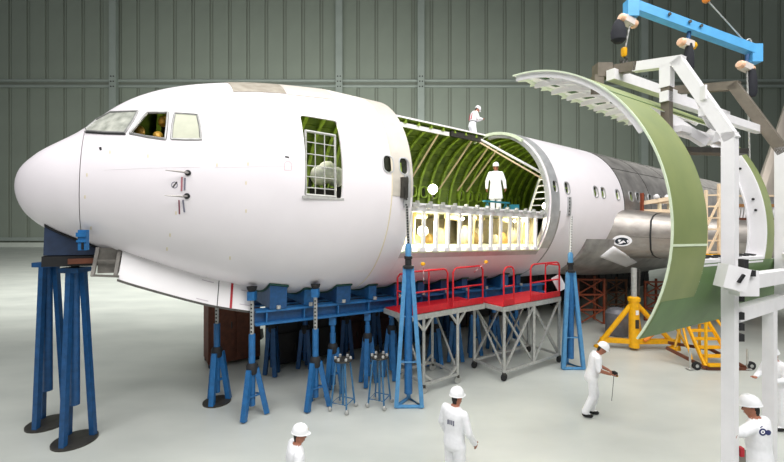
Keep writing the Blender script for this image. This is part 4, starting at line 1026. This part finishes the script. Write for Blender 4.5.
# ------------------------------------------------------------------ hoist beam with three chain hoists
h0, h1 = P(631, 5, 7.0), P(755, 51, 7.4)
hb = empty('hoist_beam', h0, 'sky blue lifting beam slung above the white frame', 'beam')
MB().bar(h0, h1, .14, .17).build('beam', SKY, hb)
MB().box(h0 + Vector((0, 0, -.08)), (.2, .16, .3)).build('end_block', SKY, hb); MB().box(h1 + Vector((-.02, 0, -.06)), (.2, .16, .34)).build('end_block', SKY, hb)
for f in (.27, .43, .52): MB().lathe(h0 + (h1 - h0) * f + Vector((0, -.09, .02)), [(.03, 0), (.03, .02)], 8, (0, -1, 0)).build('bolt', DSTEEL, hb)
sl = empty('sling_cable', h1 + Vector((-.1, 0, .15)), 'thin steel sling cable with orange hook running up from the blue beam', 'cable')
MB().path([h1 + Vector((-.12, 0, .1)), P(707, 0, 7.2), P(640, -70, 7.0)], .012, 6).build('cable', STEEL, sl)
MB().path([h1 + Vector((-.12 + .05 * math.cos(t), 0, .16 + .07 * math.sin(t))) for t in [k * .6283 for k in range(11)]], .014, 6, caps=False).build('shackle', STEEL, sl)
MB().ell(P(706, 0, 7.19), (.07, .05, .06)).build('hook_block', ORANGE, sl)
b0, b1 = P(640, -70, 7.0), h0
MB().path([h0 + Vector((.05, 0, .1)), b0], .012, 6).build('cable', STEEL, sl)
def hoist(px, py, D, bx, by, label, hook, tilt):
    p = P(px, py, D); e = empty('chain_hoist', p, label, 'hoist'); R = Matrix.Rotation(.3, 3, 'Z') @ Matrix.Rotation(tilt, 3, 'Y')
    MB().box(p, (.22, .13, .12), R).build('motor', mat('hoist_grey', (214, 204, 198), .4, 0, .06, 12), e)
    for sx in (-1, 1): MB().lathe(p + R @ Vector((sx * .11, 0, 0)), [(.075, 0), (.075, .05), (.06, .08), (.02, .09)], 14, R @ Vector((sx, 0, 0))).build('end_cover', PEACH if not (sx > 0 and abs(px - 687) < 2) else YELLOW, e)
    MB().tube(p + Vector((.02, 0, .06)), p + Vector((.04, 0, .24)), .035).build('hanger', BLUE_D, e)
    q = P(bx, by, D - .02)
    MB().loft([[q + Vector((rx * math.cos(t), ry * math.sin(t), z)) for t in [2 * math.pi * k / 12 for k in range(12)]] for z, rx, ry in ((.2, .05, .04), (.12, .1, .08), (-.02, .14, .1), (-.16, .13, .1), (-.22, .07, .05))] if abs(px - 628) < 2 else [[q + Vector((rx * math.cos(t), ry * math.sin(t), z)) for t in [2 * math.pi * k / 12 for k in range(12)]] for z, rx, ry in ((.26, .05, .05), (.1, .08, .07), (-.18, .09, .07), (-.26, .06, .05))]).build('chain_bag', mat('bag_black', (26, 28, 36), .8, 0, .2, 12), e)
    if hook:
        hk = hook; a = p + Vector((.03, 0, -.08)); n_ = int((hk - a).length / .055); m = MB()
        for i in range(n_):
            c0 = a + (hk - a) * (i / n_); c1 = a + (hk - a) * ((i + 1.15) / n_); m.bar(c0, c1, .026 if i % 2 else .01, .01 if i % 2 else .026, (0, 1, 0))
        m.build('chain', STEEL, e)
        MB().lathe(hk, [(.02, .14), (.05, .12), (.05, .0), (.03, -.03)], 12).build('hook_block', YELLOW if px < 700 else ORANGE, e)
        MB().path([hk + Vector((.0 + .06 * math.sin(t), 0, -.1 + .06 * math.cos(t))) for t in [k * .5 for k in range(11)]], .018, 6).build('hook', DSTEEL, e)
hoist(628, 21, 7.0, 618.5, 31, 'chain hoist with fat black chain bag over the crown clamp', P(624, 55, 7.03), .25)
hoist(687, 44, 7.2, 689, 58, 'chain hoist with yellow end cover at mid beam', None, .12)
hoist(745.5, 67, 7.35, 752, 83, 'chain hoist with slim black bag and long chain at the beam end', P(752.5, 248, 7.0), .2)
MB().path([P(624, 60, 7.03), P(622, 72, 7.03)], .02, 6).build('drop_link', DSTEEL, LF)

# ------------------------------------------------------------------ yellow jack and yellow steps
g = G(634, 350); e = empty('wing_jack', g, 'yellow tripod jack standing under the wing root', 'jack')
ap = P(634, 301, g.y)
MB().tube(g + Zv * .1, ap + Zv * .05, .17, n=16).build('cylinder', YELLOW, e)
MB().lathe(ap + Zv * .0, [(.2, 0), (.2, .12), (.12, .16)], 16).build('top_collar', YELLOW, e)
MB().tube(ap, P(634, 268, g.y), .09, n=12).build('ram', STEEL, e)
MB().tube(ap + Vector((.2, .1, 0)), P(641, 270, g.y) + Vector((0, .1, 0)), .05).build('side_ram', DSTEEL, e)
feet = [P(600, 343, g.y + .3), P(674, 346, g.y + .1), P(640, 336, g.y + 1.4)]
for f in feet:
    f = Vector((f.x, f.y, .06)); MB().tube(ap + (f - ap).normalized() * .1, f + Zv * .1, .085, n=10).build('leg', YELLOW, e)
    MB().bar(Vector((g.x, g.y, .3)), f + Zv * .22, .14, .16).build('base_arm', YELLOW, e)
    MB().lathe(f - Zv * .06, [(.2, 0), (.2, .05), (.08, .1), (.08, .2)], 14).build('foot_pad', YELLOW, e)
MB().box(g + Vector((0, -.18, .95)), (.12, .01, .3)).build('label_plate', DSTEEL, e); MB().box(g + Vector((0, -.18, 1.35)), (.1, .01, .16)).build('label_plate', FWHITE, e)
MB().tube(g + Vector((.3, -.1, .35)), g + Vector((.75, -.1, .7)), .06).build('pump_pipe', ORANGE, e)
g = G(716, 370); e = empty('step_cart', g, 'yellow wheeled access steps on a rusty brown base below the green panel', 'steps')
D_ = g.y
def sp(px, py, dy=0): return P(px, py, D_) + Vector((0, dy, 0))
for x0, x1, dy in ((706, 700, .0), (719, 735, .0)):
    MB().bar(sp(x0 + 2 if x0 < 710 else x0 + 10, 328 if x0 < 710 else 324, .9), sp(x1 + 5 if x1 < 710 else x1, 366, 0), .07, .09).build('stringer', YELLOW, e)
for i in range(6):
    f = i / 5; MB().bar(sp(708 - 1 * f, 330 + 35 * f, .9 * (1 - f)), sp(728 + 6 * f, 330 + 35 * f, .9 * (1 - f)), .2, .05).build('tread', YELLOW, e)
for x0, x1 in ((687, 698), (700, 688)): MB().tube(sp(x1 + 3, 327, .8), sp(x0, 353, .5), .035).build('handrail', mat('dull_yellow', (188, 140, 24), .5, 0, .2, 9), e)
MB().path([sp(733, 324, .6), sp(737, 335, .4), sp(735, 344, .3), sp(731, 350, .2)], .04, 8).build('handrail', YELLOW, e)
MB().path([sp(704, 330, .9), sp(700, 350, .5), sp(697, 362, .2)], .035, 8).build('handrail', YELLOW, e)
for (a, b_, dy0, dy1) in (((680, 354), (706, 368), .6, 0), ((706, 368), (748, 369.5), 0, 0), ((690, 352), (735, 359), .9, .9), ((735, 359), (748, 369), .9, 0)):
    MB().bar(sp(*a, dy0), sp(*b_, dy1), .09, .09).build('base_rail', BROWN, e)
for x, y, dy in ((696.5, 372, 0), (751, 374.5, 0)):
    c = sp(x, y, dy); c.z = .13
    w_ = MB().lathe(c, [(.05, -.03), (.13, -.03), (.13, .03), (.05, .03)], 20, (0, 1, 0)).build('wheel', RUBBER, e)
    MB().lathe(c, [(.02, -.04), (.05, -.04), (.05, .04), (.02, .04)], 12, (0, 1, 0)).build('hub', STEEL, w_)
for x in (690, 747.5): a = sp(x, 374, -.0); a.z = .02; MB().tube(a, a + Zv * .62, .03).box(a + Zv * .02, (.16, .14, .03)).build('stabiliser', STEEL, e)

# ------------------------------------------------------------------ beige dock parts beyond the panel
dk = empty('ladder_tower', P(713, 262, 12.2), 'beige ladder tower standing on the yellow step deck behind the white post', 'ladder')
D_ = 12.2; ZB_ = 3.25
for x in (706, 712.5, 719): a = P(x, 190, D_); MB().bar(Vector((a.x, a.y + (.5 if x == 712.5 else 0), ZB_)), a + Vector((0, .5 if x == 712.5 else 0, (.0 if x != 719 else .2))), .07, .07).build('upright', BEIGE, dk)
for i in range(6): z = ZB_ + .3 + i * .36; a, b_ = P(706, 222, D_), P(719, 222, D_); MB().bar(Vector((a.x, a.y, z)), Vector((b_.x, b_.y, z)), .05, .05).build('rung', BEIGE, dk)
for z0 in (3.5, 4.4): a, b_ = P(706, 222, D_), P(719, 222, D_); MB().bar(Vector((a.x, a.y - .05, z0)), Vector((b_.x, b_.y - .05, z0 + .85)), .05, .05).build('brace', BEIGE, dk)
SCART = bpy.data.objects['step_cart']; c0, c1 = P(702, 262, 11.9), P(724, 262, 11.9)
MB().box(Vector(((c0.x + c1.x) / 2, 12.3, 3.2)), (c1.x - c0.x, 1.2, .08)).build('top_deck', YELLOW, SCART)
for x in (c0.x, c1.x):
    for y in (11.75, 12.85): MB().bar((x, y, .2), (x, y, 3.2), .06).build('deck_post', YELLOW, SCART)
for z in (3.3, 3.5): MB().bar((c0.x, 11.72, z), (c1.x, 11.72, z), .06).build('deck_rail', YELLOW, SCART)
for x in (c0.x, c1.x): MB().bar((x, 11.72, 3.2), (x, 11.72, 3.5), .06).build('deck_rail', YELLOW, SCART)
gr = empty('dock_guard_rail', P(760, 262, 19.5), 'brown guard rail with white pickets on the dock behind the wing', 'rail')
def gq(px, py): return P(px, py, 19.5 + (px - 733) * .02)
MB().bar(gq(722, 205.5), gq(800, 205.5), .12, .16).build('top_rail', mat('rail_brown', (166, 118, 70), .6, 0, .15, 9), gr)
MB().bar(gq(722, 219), gq(800, 219), .3, .12).build('deck', BROWN, gr)
MB().bar(gq(722, 196), gq(800, 196), .3, .1).build('upper_beam', BEIGE, gr)
for i in range(24): MB().bar(gq(724 + i * 3.1, 207), gq(722.5 + i * 3.1, 218.5), .07, .04).build('picket', FWHITE, gr)
for x in (728, 760, 792): a = gq(x, 196); MB().bar(Vector((a.x, a.y + .2, 0)), a + Vector((0, .2, 0)), .12).build('post', BEIGE, gr)
# timber guard on the wing root
tw = empty('timber_guard', P(655, 216, 16.2), 'pale timber guard frame standing on the wing root by the silver windows', 'guard')
MB().bar(P(640, 203.5, 15.9), P(676, 197.5, 15.4), .14, .16).build('rail', BEIGE, tw)
MB().bar(P(642, 202.5, 15.95), P(676, 201.5, 15.45), .1, .14).build('rail', BEIGE, tw)
MB().bar(P(643, 211, 15.9), P(676, 211, 15.4), .1, .14).build('rail', BEIGE, tw)
for x in (642, 659.5, 669): MB().bar(P(x, 213, 15.7), P(x, 200 if x > 650 else 193, 15.7), .13, .08).build('post', BEIGE2 if x > 650 else RUST, tw)
for x, y in ((656.5, 196.5), (667, 197)): MB().ell(P(x, y, 15.6), (.09, .09, .1)).build('post_cap', FWHITE, tw)

# ------------------------------------------------------------------ dark equipment beyond the hull, cabinet row added as dark backing
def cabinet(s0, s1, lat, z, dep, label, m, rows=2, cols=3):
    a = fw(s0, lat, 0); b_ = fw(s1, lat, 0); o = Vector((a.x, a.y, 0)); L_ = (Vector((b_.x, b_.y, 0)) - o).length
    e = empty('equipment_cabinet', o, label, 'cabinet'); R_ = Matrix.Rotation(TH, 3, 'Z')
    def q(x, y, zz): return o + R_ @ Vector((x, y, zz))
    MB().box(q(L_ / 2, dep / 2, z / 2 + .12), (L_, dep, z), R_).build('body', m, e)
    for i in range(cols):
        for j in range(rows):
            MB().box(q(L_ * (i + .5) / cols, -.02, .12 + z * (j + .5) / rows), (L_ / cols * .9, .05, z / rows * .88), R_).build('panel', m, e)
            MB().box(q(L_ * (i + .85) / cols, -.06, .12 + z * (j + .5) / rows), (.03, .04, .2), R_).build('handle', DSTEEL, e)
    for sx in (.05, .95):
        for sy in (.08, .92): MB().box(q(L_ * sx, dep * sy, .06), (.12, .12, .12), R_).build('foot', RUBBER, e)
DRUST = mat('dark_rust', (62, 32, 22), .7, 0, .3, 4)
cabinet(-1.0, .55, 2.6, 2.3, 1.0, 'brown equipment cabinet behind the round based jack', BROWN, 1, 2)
for i, (s0, lb, m, z) in enumerate(((.7, 'black cabinet added as dark backing beside the brown equipment cabinet', DBROWN, 2.7), (2.9, 'dark rust coloured cabinet added as dark backing beyond the small stands', DRUST, 2.6),
    (5.1, 'charcoal cabinet added as dark backing beyond the railed platform with knee braces', DGREY, 2.7), (7.3, 'black cabinet added as dark backing beyond the cross braced platform', DBROWN, 2.8),
    (9.5, 'charcoal cabinet added as dark backing beyond the second tall pale blue tripod', DGREY, 2.8), (11.7, 'black cabinet added as dark backing beside the grey drum', DBROWN, 2.8),
    (13.9, 'charcoal cabinet added as dark backing beyond the yellow jack column', DGREY, 2.8), (16.1, 'black cabinet added as dark backing between yellow jack and yellow steps', DBROWN, 2.8),
    (18.3, 'dark rust coloured cabinet added as dark backing beyond the yellow steps', DRUST, 2.8), (20.5, 'charcoal cabinet added as dark backing far under the tail beyond the yellow steps', DGREY, 2.8), (22.7, 'black cabinet added as dark backing under the tail beyond the white post', DBROWN, 2.8), (24.9, 'charcoal cabinet added as dark backing under the tail beneath the picket rail', DGREY, 2.8))):
    cabinet(s0, s0 + 2.1, 1.45 if s0 < 9 else 2.2, 2.02 if s0 < 9 else 1.7, 1.1, lb, m)  # row added to darken the view under the hull, for unclear equipment
# black towed frame by the round based jack
g = G(228, 348); e = empty('tow_trailer', g, 'black towing trailer frame with rounded guard behind the round based jack', 'trailer')
D_ = g.y
MB().path([P(207, 338, D_), P(210, 316, D_), P(214, 308, D_), P(252, 306, D_)], .1, 8).build('guard_frame', BLACK, e)
MB().bar(P(206, 340, D_), P(262, 334, D_), .3, .32).build('chassis', BLACK, e)
c = P(239, 346, D_); c.z = .38
MB().lathe(c, [(.12, -.1), (.38, -.1), (.38, .1), (.12, .1)], 22, (0, 1, 0)).build('wheel', RUBBER, e)
MB().bar(P(232, 311, D_), P(243, 338, D_), .06).build('diagonal', STEEL, e); MB().bar(P(228, 309, D_), P(228, 338, D_), .08).build('stay', BLACK, e)
MB().bar(Vector((P(210, 338, D_).x, D_, 0)), P(210, 338, D_), .08).build('prop', BLACK, e)
# rusty lattice stands
def lattice(px0, px1, D, z, label, m=RUST):
    x0, x1 = (px0 - 392) / F * D, (px1 - 392) / F * D; e = empty('lattice_stand', ((x0 + x1) / 2, D, 0), label, 'stand')
    for x in (x0, x1):
        for d in (0, .8): MB().bar((x, D + d, 0), (x, D + d, z), .08).build('post', m, e)
    n_ = 3
    for i in range(n_):
        z0, z1 = z * i / n_, z * (i + 1) / n_
        MB().bar((x0, D, z1 - .04), (x1, D, z1 - .04), .07).build('rail', m, e); MB().bar((x0, D - .02, z0), (x1, D - .02, z1), .05).build('brace', m, e); MB().bar((x1, D + .04, z0), (x0, D + .04, z1), .05).build('brace', m, e)
    return e
lattice(578, 604, 17.0, 2.0, 'rusty lattice stand behind the second tall pale blue tripod')
lattice(606, 626, 18.5, 1.75, 'rusty lattice stand left of the yellow jack column, in the shade', mat('dull_rust', (96, 60, 36), .7, 0, .3, 7))
lattice(645, 668, 17.6, 1.8, 'rusty lattice stand between the yellow jack and the yellow steps')
# grey bulk beneath the wing by the yellow jack
g = G(617, 335); tag(MB().lathe(g, [(.35, 0), (.42, .1), (.42, .9), (.3, 1.05), (.12, 1.1)], 20).build('fluid_drum', mat('drum_grey', (120, 120, 126), .5, .2, .15, 6)), 'grey fluid drum standing beside the yellow jack leg', 'drum')
